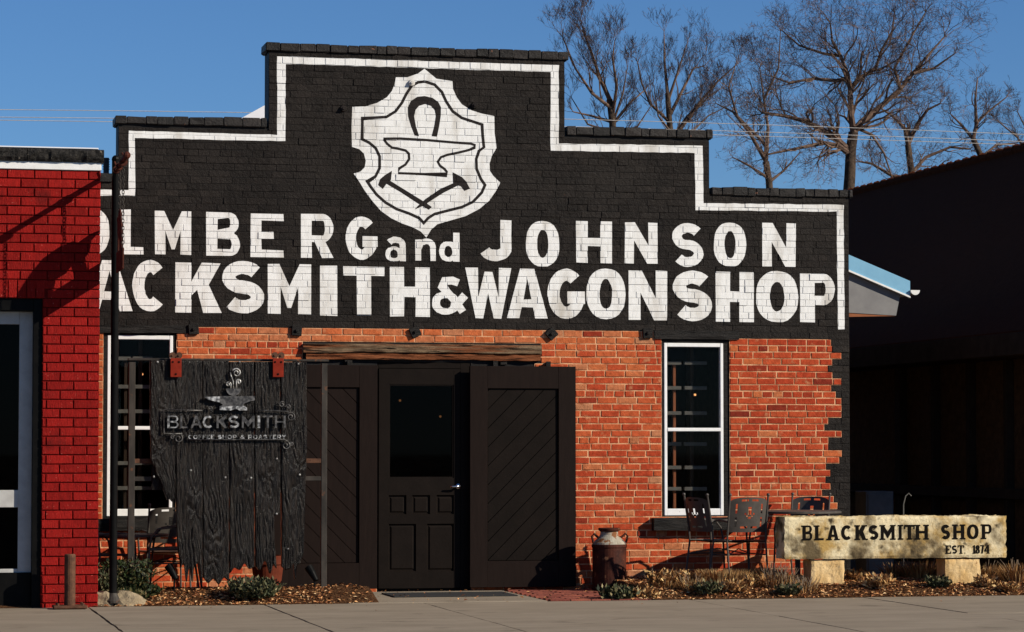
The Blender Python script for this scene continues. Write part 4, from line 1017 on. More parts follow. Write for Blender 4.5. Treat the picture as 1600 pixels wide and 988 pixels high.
# metalwork stands proud of the planks
YM = YS-.026
def zs(l): return [S2(240+x/5.812, 550+y/5.812, YM) for x, y in l]
AV = [(460,410),(520,405),(600,402),(918,402),(918,440),(870,450),(820,470),(815,485),(848,505),(850,535),(775,535),(755,522),(725,525),(700,535),(595,530),(597,495),(630,480),(600,462),(540,450),(490,435)]
mb = MB(); mb.prism(zs(AV), YM-.010, YM); anv = mb.build('steel_anvil', M['steel'], sgn)
mb = MB(); mb.prism(zs([(600,499),(815,490),(845,507),(847,532),(778,532),(755,519),(725,522),(700,532),(598,527)]), YM-.018, YM-.0105); mb.build('anvil_foot', M['brightsteel'], anv)
mb = MB(); mb.prism(zs([(466,411),(600,405),(600,458),(545,447),(495,433)]), YM-.020, YM-.0105); mb.build('anvil_horn', M['brightsteel'], anv)
mb = MB(); mb.prism(zs([(655,334)]+[(725+68*math.cos(R(180-18*k)), 334+66*math.sin(R(18*k))) for k in range(1,10)]+[(795,334)]), YM-.012, YM); mb.build('steel_cup', M['steel'], sgn)
def scroll(pts, r_=.006): 
    b = MB(); b.tube([(x, YM-.006, z) for x, z in zs(pts)], r_, 6); return b
def spiral(cx, cy, r0, a0, turns, n=22, dirn=1): return [(cx+r0*(1-.8*i/n)*math.cos(R(a0+dirn*360*turns*i/n)), cy+r0*(1-.8*i/n)*math.sin(R(a0+dirn*360*turns*i/n))) for i in range(n+1)]
for pts in ([(722,334),(722,270),(705,225),(693,185)]+[], [(700,334),(700,305)]+spiral(678,295,24,0,1.3,dirn=-1), [(750,334),(750,280)]+spiral(772,272,24,180,1.3), spiral(752,190,42,-160,1.6)):
    scroll(pts, .0062).build('steam_scroll', M['brightsteel'], sgn, smooth=True)
for pts in ([(445,532),(300,530),(92,524),(92,740),(180,744),(260,742)], spiral(225,785,40,-60,1.4), spiral(172,775,22,-20,1.3,dirn=-1), [(918,532),(1060,534),(1200,540)]+spiral(1245,590,42,-110,1.5),
            spiral(1165,478,28,-60,1.2,dirn=-1), spiral(1222,500,24,180,1.2), [(315,797),(700,798),(1190,797)]+[(1222,815)], spiral(1200,850,38,-60,1.4), spiral(1250,833,20,160,1.2,dirn=-1), spiral(512,512,22,90,1.3,dirn=-1)):
    scroll(pts, .0052).build('iron_scroll', M['steel'], sgn, smooth=True)
def mletter(ch, x0, x1, y0, y1, t, Ya, Yb, m, parent, conv, name='letter', serif=False):
    b = MB(); a = (x1-x0)/(y1-y0)
    for li, (outer, holes) in enumerate(glyph(ch, a, t)):
        cv = lambda l: [conv(x0+x*(y1-y0), y1-y*(y1-y0)) for x, y in l]
        b.prism(cv(outer), Ya-li*.0008, Yb, holes=[cv(h) for h in holes])
    if serif:
        s = serif
        bars = {'B':[(0,0),(0,1)],'L':[(0,0),(0,1)],'K':[(0,0),(0,1),(a-t*.9,0),(a-t*1.1,1)],'M':[(0,0),(0,1),(a-t,0),(a-t,1)],'I':[(0,0),(0,1)],'H':[(0,0),(0,1),(a-t,0),(a-t,1)],
                'T':[(a/2-t/2,0)],'A':[(0,0),(a-t,0)],'P':[(0,0),(0,1)],'E':[(0,0),(0,1)],'1':[(a*.36,0)],'4':[(a*.6,0)],'N':[(0,0),(0,1)]}.get(ch, [])
        for (bx_, by_) in bars:
            z_a, z_b = (0, .09) if by_ == 0 else (.91, 1.0)
            b.prism([conv(x0+x*(y1-y0), y1-y*(y1-y0)) for x, y in [(bx_-s, z_a), (bx_+t+s, z_a), (bx_+t+s, z_b), (bx_-s, z_b)]], Ya-.0016, Yb)
        if ch in 'TE':
            for ex in ((0, a-.07) if ch == 'T' else (a-.07,)):
                b.prism([conv(x0+x*(y1-y0), y1-y*(y1-y0)) for x, y in [(ex, .72), (ex+.07, .72), (ex+.07, .98), (ex, .98)]], Ya-.002, Yb)
            if ch == 'E': b.prism([conv(x0+x*(y1-y0), y1-y*(y1-y0)) for x, y in [(a-.07, .02), (a, .02), (a, .28), (a-.07, .28)]], Ya-.002, Yb)
    return b.build(name, m, parent)
cvS = lambda px, py: S2(px, py, YM)
for ch, a, b_ in (('B',125,225),('L',240,310),('A',335,438),('C',445,545),('K',570,665),('S',680,775),('M',800,915),('I',943,965),('T',990,1080),('H',1100,1197)):
    mletter(ch, 240+a/5.812, 240+b_/5.812, 550+580/5.812, 550+692/5.812, .165, YM-.016, YM, M['brightsteel'] if ch in 'BCSI' else M['steel'], sgn, cvS)
txt = 'COFFEE SHOP & ROASTERY'; wd = {' ':.55,'O':1.1,'&':1.1,'F':.85,'E':.85}
tot = sum(wd.get(c, 1.0) for c in txt); x = 312
for c in txt:
    w = (1205-312)*wd.get(c, 1.0)/tot
    if c != ' ': mletter(c, 240+(x+3)/5.812, 240+(x+w-5)/5.812, 550+754/5.812, 550+791/5.812, .22, YM-.012, YM, M['brightsteel'], sgn, cvS)
    x += w
# red hangers with paired rollers
for (a, b_) in ((266,283.5),(426,443)):
    x0_, z0_ = S2(a, 589.5, YM); x1_, z1_ = S2(b_, 560, YM); h = MB()
    h.box(x0_, x1_, YM-.010, YM+.004, z0_, z1_, .003); ho = h.build('roller_hanger', M['hanger'], sgn)
    for k in (-1, 1):
        cx, cz = (x0_+x1_)/2+k*.030, z1_+.027; w = MB(); n = 18
        for (ra, ya, yb) in ((.030, YM-.004, YM+.010), (.024, YM+.010, YM+.022), (.030, YM+.022, YM+.032), (.010, YM-.014, YM-.004)):
            vs = [(cx+ra*math.cos(2*math.pi*i/n), y, cz+ra*math.sin(2*math.pi*i/n)) for y in (ya, yb) for i in range(n)]
            w.add(vs, [(i,(i+1)%n,(i+1)%n+n,i+n) for i in range(n)]+[list(range(n)), list(range(n,2*n))])
        w.build('roller', M['rust'], ho)
    for (dx, dz) in ((.22,.80),(.78,.80),(.5,.16)):
        bx_ = x0_+(x1_-x0_)*dx; bz_ = z0_+(z1_-z0_)*dz; q = MB(); q.box(bx_-.008, bx_+.008, YM-.016, YM-.0105, bz_-.008, bz_+.008, .002); q.build('bolt', M['blackmetal'], ho)
# straps that hold the board to the frame
mb = MB(); 
for px in (270, 440):
    x, z = S2(px, 575, YS+.065); mb.box(x-.02, x+.02, YS+.0645, YS+.07, z-.03, z+.10)
mb.build('hanging_strap', M['oldsteel'], sgn)
# terracotta pot behind the sign
c = Vector((P(418, 900, -.75).x, -.75, .04)); t = thing('clay_pot', c, 'terracotta pot showing under the right end of the charred sign', 'pot')
zt_ = P(421, 868, -.75).z-.04
mb = MB(); mb.lathe([(.12,0),(.155,zt_*.75),(.16,zt_*.76),(.172,zt_*.77),(.172,zt_),(.155,zt_),(.14,zt_*.8)], c, 28); mb.build('pot', M['clay'], t, smooth=False)
mb = MB(); mb.lathe([(.0,zt_*.82),(.142,zt_*.80)], c, 20); mb.build('soil', M['soil'], t)
# ------------------------------------------------------------------ patio chairs and tables
def make_chair(name, label):
    t = thing(name, (0,0,0), label, 'chair', 'metal patio chairs')
    # curved back panel with slots and tulip cut-out
    nx, nz = 22, 18; vs = []; fs = []
    for j in range(nz+1):
        for i in range(nx+1):
            fx = i/nx*2-1; fz = j/nz
            vs.append((fx*.215, -.23-.07*fz-.055*(1-fx*fx), .55+.37*fz-.030*abs(fx)**5*fz+.012*(1-fx*fx)*fz))
    cut = set()
    for j in range(3, 15):
        if j not in (8, 9): cut |= {(3, j), (18, j)}
    for i in range(6, 16):
        if i not in (10, 11): cut.add((i, 2))
        cut.add((i, 16)) if i not in (10, 11) else None
    cut |= {(10,9),(11,9),(10,10),(11,10),(10,11),(11,11),(10,12),(11,12),(8,9),(9,8),(13,9),(12,8),(10,7),(11,7)}
    for j in range(nz):
        for i in range(nx):
            if (i, j) not in cut: fs.append((j*(nx+1)+i, j*(nx+1)+i+1, (j+1)*(nx+1)+i+1, (j+1)*(nx+1)+i))
    b = MB(); b.add(vs, fs); n = len(vs); b.add([(x, y-.004, z) for x, y, z in vs], [f[::-1] for f in fs])
    b.build('backrest', M['chair'], t, smooth=True, local=True, fixn=False)
    for s in (-1, 1):
        b = MB(); b.tube([(s*.225,-.30,0),(s*.225,-.235,.44),(s*.222,-.25,.60),(s*.222,-.31,.95)], .011, 8); b.sphere((s*.222,-.313,.96), .018); b.build('leg', M['chair'], t, local=True)
        b = MB(); b.tube([(s*.235,.24,0),(s*.225,.21,.44),(s*.24,.19,.58),(s*.245,.12,.66),(s*.24,-.05,.68),(s*.225,-.26,.665)], .011, 8); b.build('leg', M['chair'], t, local=True)
        b = MB(); b.tube([(s*.228,.215,.30),(s*.228,-.25,.30)], .008, 6); b.build('stretcher', M['chair'], t, local=True)
    b = MB(); b.tube([(-.225,-.25,.30),(.0,-.02,.36),(.225,.215,.30)], .007, 6); b.build('cross_brace', M['chair'], t, local=True)
    b = MB(); nx, ny = 16, 14; vs = []; fs = []
    for j in range(ny+1):
        for i in range(nx+1):
            fx = i/nx*2-1; fy = j/ny*2-1
            vs.append((fx*.225*(1-.06*fy*fy), .0+fy*.235+.015*(1-fx*fx)*(fy > .8), .455-.018*(1-fx*fx)*(1-fy*fy)-.03*max(0,fy-.75)))
    for j in range(ny):
        for i in range(nx):
            fs.append((j*(nx+1)+i, j*(nx+1)+i+1, (j+1)*(nx+1)+i+1, (j+1)*(nx+1)+i))
    b.add(vs, fs); b.add([(x, y, z-.012) for x, y, z in vs], [f[::-1] for f in fs]); b.build('seat', M['chair'], t, smooth=True, local=True, fixn=False)
    b = MB(); b.tube([(-.225,-.235,.45),(-.225,.21,.445),(0,.245,.43),(.225,.21,.445),(.225,-.235,.45)], .012, 8); b.build('seat_frame', M['chair'], t, local=True)
    return t
ch0 = make_chair('patio_chair', '')
def chair(px, py, Y, rz, label, first=[True]):
    o = ch0 if first[0] else copy_tree(ch0); first[0] = False
    x = P(px, py, Y).x; o.location = (x, Y, max(.0, bedz(x, Y)-.012)); o.rotation_euler.z = rz; o.scale = (.92,.92,.9); o['label'] = label
    return o
# local +Y is the way the sitter faces
chair(1153, 900, -1.0, R(6), 'dark metal chair with its slotted back turned to the street, right window')
chair(1124, 900, -.72, R(-72), 'black metal chair in shade under the right corner of the right window')
chair(1252, 900, -.50, R(140), 'dark metal chair against the wall behind the round table and stone sign')
chair(256, 900, -.26, R(6), 'metal chair with slotted back half hidden by the charred plank sign')
chair(268, 900, -1.12, R(80), 'black metal armchair at the left edge of the charred plank sign')
chair(166, 900, -.70, R(-60), 'dark metal chair behind the black pole by the red building')
def table(px, Y, ztop, rad, label):
    x = P(px, 800, Y).x; t = thing('patio_table', (x, Y, .03), label, 'table', 'round metal patio tables')
    b = MB(); b.lathe([(rad-.012,-.02),(rad,-.016),(rad,.0),(rad-.01,.006),(.02,.006)], (x, Y, ztop), 36); b.build('table_top', M['chair'], t)
    b = MB(); b.lathe([(.028,.0),(.028,ztop-.05),(.12,ztop-.021)], (x, Y, .02), 14); b.build('column', M['chair'], t)
    for k in range(4):
        an = R(45+90*k); b = MB(); b.tube([(x, Y, .16), (x+.16*math.cos(an), Y+.16*math.sin(an), .12), (x+.30*math.cos(an), Y+.30*math.sin(an), .035)], .013, 8); b.build('leg', M['chair'], t)
table(1246, -.88, P(1246, 799, -.88).z, .44, 'round dark metal table behind the left end of the stone sign')
table(205, -.75, P(205, 832, -.75).z-.02, .36, 'round dark metal table in shade below the left window')
# ------------------------------------------------------------------ milk can
Yc = -.42; c = Vector((P(952, 918, Yc).x, Yc, .015)); can = thing('milk_can', c, 'rusty old milk can with flaking cream shoulder beside the right sliding door', 'milk can')
def cz(py): return P(952, py, Yc).z - c.z
b = MB(); b.lathe([(.168,0),(.176,.01),(.176,.03),(.170,.04),(.172,cz(856)),(.178,cz(855)),(.178,cz(851)),(.172,cz(850.5))], c, 36); b.build('body', M['can'], can, smooth=False)
b = MB(); b.lathe([(.172,cz(850.4)),(.165,cz(848)),(.105,cz(839)),(.092,cz(836)),(.088,cz(831))], c, 36); b.build('shoulder', M['canlid'], can, smooth=False)
b = MB(); b.lathe([(.088,cz(830.9)),(.108,cz(829)),(.112,cz(826)),(.105,cz(825)),(.10,cz(826)),(.06,cz(828))], c, 36); b.build('rim', M['can'], can)
for s in (-1, 1):
    b = MB(); b.tube([(c.x+s*.11, c.y-.02, c.z+cz(841)), (c.x+s*.165, c.y-.02, c.z+cz(834)), (c.x+s*.185, c.y-.02, c.z+cz(838)), (c.x+s*.17, c.y-.02, c.z+cz(848))], .012, 8); b.build('handle', M['can'], can)
# ------------------------------------------------------------------ carved stone sign on two blocks
YT = -1.55; YTB = YT+.29
x0 = P(1228, 840, YT).x; x1 = P(1573, 840, YT).x; z0 = (P(1228,873.5,YT).z+P(1573,872,YT).z)/2; z1 = (P(1228,808,YT).z+P(1573,806,YT).z)/2
st = thing('stone_sign', ((x0+x1)/2, YT+.14, .05), 'long lichen-stained limestone slab carved BLACKSMITH SHOP on two blocks', 'sign')
def rough_block(xa, xb, ya, yb, za, zb, seed, m, name, parent, amp=.008, nx=40, nz=12, flat=True):
    b = MB(); ny = 6
    bm = bmesh.new()
    bmesh.ops.create_grid(bm, x_segments=1, y_segments=1, size=1); bm.free()
    idx = {}; vs = []
    def vid(i, j, k):
        key = (i, j, k)
        if key not in idx:
            x = xa+(xb-xa)*i/nx; y = ya+(yb-ya)*j/ny; z = za+(zb-za)*k/nz
            p = Vector((x, y, z)); n1 = noise.noise(p*6+Vector((seed,0,0))); n2 = noise.noise(p*22+Vector((0,seed,0)))
            d = amp*n1+amp*.6*n2
            if i == 0: x += d-amp*.5
            if i == nx: x += d*1.6
            if k == 0: z += d*.5
            if k == nz: z += d*.9
            if j == 0: y += (abs(d)*.10 if flat else d)
            if j == 0 and (i in (0, nx) or k in (0, nz)): y += .006+.006*abs(n2)
            if j == ny: y += d
            idx[key] = len(vs); vs.append((x, y, z))
        return idx[key]
    fs = []
    for i in range(nx):
        for k in range(nz):
            fs.append((vid(i,0,k), vid(i+1,0,k), vid(i+1,0,k+1), vid(i,0,k+1))); fs.append((vid(i,ny,k), vid(i,ny,k+1), vid(i+1,ny,k+1), vid(i+1,ny,k)))
        for j in range(ny):
            fs.append((vid(i,j,0), vid(i,j+1,0), vid(i+1,j+1,0), vid(i+1,j,0))); fs.append((vid(i,j,nz), vid(i+1,j,nz), vid(i+1,j+1,nz), vid(i,j+1,nz)))
    for j in range(ny):
        for k in range(nz):
            fs.append((vid(0,j,k), vid(0,j,k+1), vid(0,j+1,k+1), vid(0,j+1,k))); fs.append((vid(nx,j,k), vid(nx,j+1,k), vid(nx,j+1,k+1), vid(nx,j,k+1)))
    b.add(vs, fs); return b.build(name, m, parent)
rough_block(x0, x1, YT, YTB, z0, z1, 3, M['stone'], 'slab', st, .018, 70, 16)
for (a, b_, pb_) in ((1269,1320,911),(1479,1531,908)):
    rough_block(P(a,890,YT+.02).x, P(b_,890,YT+.02).x, YT+.02, YT+.27, .0, z0-.012, a, M['sandstone'], 'support_block', st, .014, 14, 10, False)
sl_ = -.005
def cvT(px, py): return (P(px, 840, YT).x, P(1400, py, YT).z)
def zz_(a): return 1180+a/3.81
for ch, a, b_ in (('B',282,340),('L',357,408),('A',430,497),('C',512,580),('K',598,662),('S',677,733),('M',748,830),('I',856,872),('T',888,950),('H',957,1028),('S',1108,1160),('H',1180,1245),('O',1262,1330),('P',1350,1408)):
    mletter(ch, zz_(a), zz_(b_), 820.3, 843.5, .22, YT-.0022, YT+.01, M['incised'], st, cvT, 'carved_letter', .07)
for ch, a, b_ in (('E',1135,1165),('S',1171,1201),('T',1206,1243),('.',1246,1250),('1',1293,1308),('8',1311,1337),('7',1340,1361),('4',1363,1393)):
    mletter(ch, zz_(a), zz_(b_), 853, 866.3, .2, YT-.0022, YT+.01, M['incised'], st, cvT, 'carved_letter', .07)
# ------------------------------------------------------------------ small things in the beds
def rock(px, py, Y, w, h, seed, label):
    c = P(px, py, Y); c.z = .0; b = MB(); bm = bmesh.new(); bmesh.ops.create_icosphere(bm, subdivisions=3, radius=1)
    for v in bm.verts:
        n1 = noise.noise(v.co*1.3+Vector((seed,0,0)))*.3+noise.noise(v.co*3.5+Vector((0,seed,0)))*.12
        q = v.co*(1+n1); v.co = (c.x+q.x*w/2, c.y+q.y*w*.42, max(-.02, c.z+.02+q.z*h))
    b.bm(bm); return tag(b.build('boulder', M['rock'], smooth=False), label, 'rock', 'edging rocks by the pole')
rock(160, 938, -1.95, .26, .13, 2, 'tan edging rock between the red wall and the black pole')
rock(200, 938, -1.93, .34, .11, 6, 'flat tan edging rock just right of the black pole base')
def spot(px, py, Y, label):
    c = P(px, py, Y); g = bedz(c.x, Y); t = thing('landscape_light', (c.x, Y, g), label, 'light', 'small spotlights in the mulch')
    b = MB(); b.tube([(c.x+.02, Y, g-.02), (c.x+.02, Y, c.z-.02)], .009, 8); b.build('stake', M['blackmetal'], t)
    b = MB(); b.tube([(c.x+.035, Y-.02, c.z-.05), (c.x, Y+.015, c.z+.02), (c.x-.03, Y+.045, c.z+.075)], [.024,.036,.042], 14); b.build('lamp_head', M['blackmetal'], t)
spot(488, 899, -1.5, 'small black spotlight at the foot of the left sliding door')
spot(269, 897, -1.5, 'small black spotlight below the left end of the charred sign')
# garden hook and grey box in the side yard
Yk = .6; c = P(1411, 800, Yk); t = thing('garden_hook', (c.x, Yk, .03), 'thin curved metal rod standing behind the stone sign', 'garden hook')
b = MB(); zt_ = P(1411, 771, Yk).z; pts = [(c.x, Yk, 0), (c.x+.005, Yk, zt_-.12), (c.x+.03, Yk, zt_-.03), (c.x+.065, Yk, zt_), (c.x+.095, Yk, zt_-.03)]
b.tube(pts, .007, 6); b.build('rod', M['shelf'], t)
Yk = 1.4; a = P(1353, 768, Yk); b_ = P(1396, 768, Yk); t = thing('metal_cabinet', ((a.x+b_.x)/2, Yk, .03), 'grey metal cabinet in the dark side yard behind the stone sign', 'cabinet')
b = MB(); b.box(a.x, b_.x, Yk, Yk+.35, .02, a.z, .006); b.build('housing', M['greymetal'], t)
b = MB(); b.box(a.x+.02, b_.x-.02, Yk-.012, Yk-.001, .10, a.z-.03, .004); b.build('front_panel', M['greymetal'], t)
# leaves strewn over the mulch
b = MB(); rl = random.Random(21)
def leaf(b, x, y, z, s, rn, tilt=.45):
    an = rn.uniform(0, 6.28); ti = rn.uniform(-tilt, tilt); t2 = rn.uniform(-tilt, tilt); ca, sa = math.cos(an), math.sin(an); f = rn.uniform(.1, .5)*s
    loc = [(-s, 0, 0), (-.2*s, -.45*s, f), (.8*s, -.1*s, f*.4), (-.2*s, .45*s, f)]
    vs = []
    for (u, v, w) in loc: vs.append((x+u*ca-v*sa, y+u*sa+v*ca, z+w+u*ti+v*t2))
    b.add(vs, [(0,1,2),(0,2,3)], 0, rn.random())
n = 0
dwa, dwb = P(520,930,-1.2).x, P(965,930,-1.0).x
for k in range(40): leaf(b, rl.uniform(2.2, 11.5), -2.12-abs(rl.gauss(0,.35)), .006, rl.uniform(.008,.018), rl, .2)
while n < 24000:
    x = rl.uniform(1.9, 12.6); y = rl.uniform(-2.13, -.02)
    if dwa-.1 < x < dwb and not (x < dwa+.25 and rl.random() < .4 or x > dwb-.15 and rl.random() < .5): 
        if rl.random() > .012: n += .05; continue
        z = .012
    else: z = max(0.002, bedz(x, y))
    if y < -2.08 and rl.random() < .6: continue
    leaf(b, x, y, z+.006, rl.uniform(.010, .030), rl); n += 1
tag(b.build('fallen_leaves', M['leaf'], fixn=False), 'dry brown leaves and bark chips strewn over the planting beds', 'leaves', kind='stuff')
# tufts of dry grass, woody perennials and low green plants
def tuft(px, Y, rad, h, nb, m, label, group, seed, spread=.5, cat='plant', leafy=False, stems=0, blade=.0045, name='grass_tuft'):
    rn = random.Random(seed); x0 = P(px, 900, Y).x; g = bedz(x0, Y); t = thing(name, (x0, Y, g), label, cat, group)
    b = MB()
    for k in range(nb):
        an = rn.uniform(0, 6.28); r0 = rad*.7*math.sqrt(rn.random()); p = Vector((x0+r0*math.cos(an), Y+r0*math.sin(an)*.8, g-.01))
        hh = h*rn.uniform(.45, 1.0); lean = rn.uniform(.1, spread)*(r0/rad+.3); d = Vector((math.cos(an)*lean, math.sin(an)*lean, 1)).normalized()
        side = Vector((-math.sin(an+rn.uniform(-1,1)), math.cos(an+rn.uniform(-1,1)), 0))*blade*rn.uniform(.6,1.2)
        p2 = p+d*hh*.55; p3 = p+d*hh+Vector((math.cos(an), math.sin(an), -.3))*hh*lean*.5
        a_ = rn.random()
        if leafy:
            q = Vector((rn.uniform(-.4,.4), rn.uniform(-.4,.4), 1)).cross(d).normalized()
            for s in range(4):
                pc = p+d*hh*(s+1)/4; w = blade*rn.uniform(1.2, 2.6); dd = Vector((rn.uniform(-1,1), rn.uniform(-1,1), rn.uniform(.2,1.2))).normalized(); sd_ = dd.cross(Vector((rn.uniform(-1,1), rn.uniform(-1,1), .3))).normalized()
                b.add([pc, pc+dd*w*2+sd_*w, pc+dd*w*4.5, pc+dd*w*2-sd_*w], [(0,1,2,3)], 0, rn.random())
        else: b.add([p-side, p+side, p2+side*.8, p3, p2-side*.8], [(0,1,2,4),(2,3,4)], 0, a_)
    b.build('foliage', m, t, fixn=False)
    if stems:
        b = MB()
        for k in range(stems):
            an = rn.uniform(0, 6.28); lean = rn.uniform(.1, .9); pts = [Vector((x0+rn.uniform(-.5,.5)*rad, Y+rn.uniform(-.3,.3)*rad, g-.01))]
            for s in range(4): pts.append(pts[-1]+Vector((math.cos(an)*lean+rn.uniform(-.3,.3), math.sin(an)*lean*.6, 1)).normalized()*h*rn.uniform(.22,.34))
            b.tube(pts, [.005,.0045,.004,.003,.002], 4)
        b.build('stems', M['twig'], t)
    return t
GR = 'clipped dry grasses along the right bed'
tuft(1130, -1.40, .36, .17, 2600, M['grass'], 'broad tan mound of clipped dry grass below the two chairs', GR, 1, .5)
tuft(1195, -1.15, .30, .17, 1500, M['grass'], 'tan grass clump behind the bare woody shrub left of the stone sign', GR, 2, .5)
tuft(1045, -1.60, .16, .13, 300, M['grass'], 'small dry grass clump in the bed left of the two chairs', GR, 3, .9, stems=5)
tuft(1082, -1.75, .18, .17, 260, M['grass'], 'spiky pale dry clump in front of the tan grass mound', GR, 4, 1.0, stems=10)
tuft(1215, -1.62, .22, .22, 220, M['grass'], 'bare woody shrub with pale stems at the left end of the stone sign', GR, 5, 1.0, stems=34)
tuft(1255, -1.80, .22, .15, 240, M['grass'], 'bare twiggy clump sprawling before the left sign block', GR, 6, 1.1, stems=26)
tuft(1440, -.95, .28, .22, 900, M['grass'], 'reddish dry clump seen under the middle of the stone sign', GR, 7, .7, stems=8)
tuft(1395, -.80, .16, .20, 200, M['grass'], 'low dry clump in shade under the stone sign', GR, 8, .7)
tuft(1548, -1.05, .16, .18, 300, M['grass'], 'dry clump to the right of the right sign block', GR, 9, .8, stems=6)
tuft(1592, -1.35, .24, .22, 500, M['grass'], 'dry twiggy clump at the right edge of the bed', GR, 10, .8, stems=16)
tuft(965, -1.93, .17, .15, 240, M['sage'], 'dark low woody clump in front of the milk can', 'low woody clumps', 11, .9, leafy=True, blade=.007, stems=10)
tuft(1000, -1.80, .16, .13, 160, M['grass'], 'brown crumbled clump right of the milk can', 'low woody clumps', 12, .9, leafy=True, blade=.007, stems=8)
tuft(1030, -1.55, .10, .17, 90, M['grass'], 'brown upright clump beside the shadow of the table', 'low woody clumps', 13, .7, leafy=True, blade=.007, stems=6)
tuft(395, -1.85, .24, .19, 700, M['sage'], 'spreading grey-green sage plant at the foot of the charred sign', None, 14, 1.1, leafy=True, blade=.0052, stems=12)
tuft(196, -1.55, .22, .30, 900, M['green'], 'dark green upright shrub right of the black pole', None, 15, .8, leafy=True, blade=.005, stems=14, name='shrub')
tuft(160, -1.70, .14, .24, 380, M['sage'], 'olive shrub between the red wall and the black pole', None, 16, .9, leafy=True, blade=.005, stems=10, name='shrub')
tuft(208, -1.83, .18, .09, 260, M['green'], 'mat of low green ground cover at the rocks by the pole', None, 17, 1.2, leafy=True, blade=.006)
tuft(232, -1.66, .12, .08, 160, M['green'], 'small green ground-cover patch below the chairs', None, 18, 1.2, leafy=True, blade=.006)
tuft(205, -1.72, .08, .13, 60, M['grass'], 'rust-red dry sprig between the shrub and the ground cover', None, 19, .9)
rs = random.Random(44)
WEEDS = [(990,-1.55,'brown weed at the right foot of the milk can'),(1016,-1.93,'low weed at the sidewalk edge right of the milk can'),(1060,-1.25,'dry weed at the wall in the shadow of the table'),
 (1105,-1.93,'low weed at the sidewalk edge before the broad grass mound'),(1150,-1.85,'dry weed before the right end of the broad grass mound'),(1178,-1.62,'dry weed between the grass mound and the bare woody shrub'),
 (1232,-1.95,'low weed at the sidewalk edge before the bare woody shrub'),(1340,-1.30,'dark weed just right of the left sign block'),(1372,-1.75,'low weed before the gap under the stone sign'),
 (1465,-1.70,'dry weed at the left foot of the right sign block'),(1540,-1.72,'dry weed at the right foot of the right sign block'),(1575,-1.92,'low weed at the sidewalk edge beyond the stone sign')]
for k, (px, yy, lab) in enumerate(WEEDS):
    tuft(px, yy, rs.uniform(.09,.15), rs.uniform(.08,.15), rs.randint(90, 170), M['grass'] if k % 3 else M['sage'], lab, 'scrubby dry weeds of the right bed', 100+k, 1.2, leafy=True, blade=rs.uniform(.004,.0065), stems=rs.randint(5, 12), name='dry_weed')
# ------------------------------------------------------------------ dark building on the right
WX, EX, RX = 12.6, 12.0, 16.5; YF, YE = -.0, 26.0
ze = 2.70; zr = 5.83
rb = thing('dark_hall', (16.5, 10, 0), 'dark tiled-roof building standing in shadow at the right edge', 'building')
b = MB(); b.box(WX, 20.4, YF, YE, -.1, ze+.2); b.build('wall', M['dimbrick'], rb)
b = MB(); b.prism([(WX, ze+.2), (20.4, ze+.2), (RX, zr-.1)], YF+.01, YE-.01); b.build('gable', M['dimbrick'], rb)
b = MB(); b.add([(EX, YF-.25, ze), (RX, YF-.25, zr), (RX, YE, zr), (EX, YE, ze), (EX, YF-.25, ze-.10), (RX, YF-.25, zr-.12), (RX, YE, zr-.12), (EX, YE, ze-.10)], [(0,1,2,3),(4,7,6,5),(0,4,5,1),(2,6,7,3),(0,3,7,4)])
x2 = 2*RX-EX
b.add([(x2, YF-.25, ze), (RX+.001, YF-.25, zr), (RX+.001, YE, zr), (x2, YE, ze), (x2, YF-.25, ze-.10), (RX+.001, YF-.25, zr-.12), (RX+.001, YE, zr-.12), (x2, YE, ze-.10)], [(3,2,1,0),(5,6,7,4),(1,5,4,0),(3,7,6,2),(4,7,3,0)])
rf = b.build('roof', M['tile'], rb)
y = YF-.25
while y < YE-.3:
    b = MB(); pts = [(RX, y, zr+.0), (RX, y+.30, zr+.012), (RX, y+.33, zr+.02)]; b.tube(pts, [.075,.085,.095], 8); b.build('ridge_tile', M['tile'], rf); y += .33
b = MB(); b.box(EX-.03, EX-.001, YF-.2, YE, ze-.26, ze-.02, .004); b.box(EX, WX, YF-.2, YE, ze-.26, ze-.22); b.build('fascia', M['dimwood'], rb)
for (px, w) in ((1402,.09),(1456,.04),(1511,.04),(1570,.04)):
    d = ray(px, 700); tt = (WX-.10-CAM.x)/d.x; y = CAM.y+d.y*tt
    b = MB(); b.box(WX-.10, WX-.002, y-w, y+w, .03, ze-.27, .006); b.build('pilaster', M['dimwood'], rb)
b = MB(); b.box(WX-.14, WX-.003, YF, YE, .86, .98, .01); b.build('sill_band', M['dimwood'], rb)
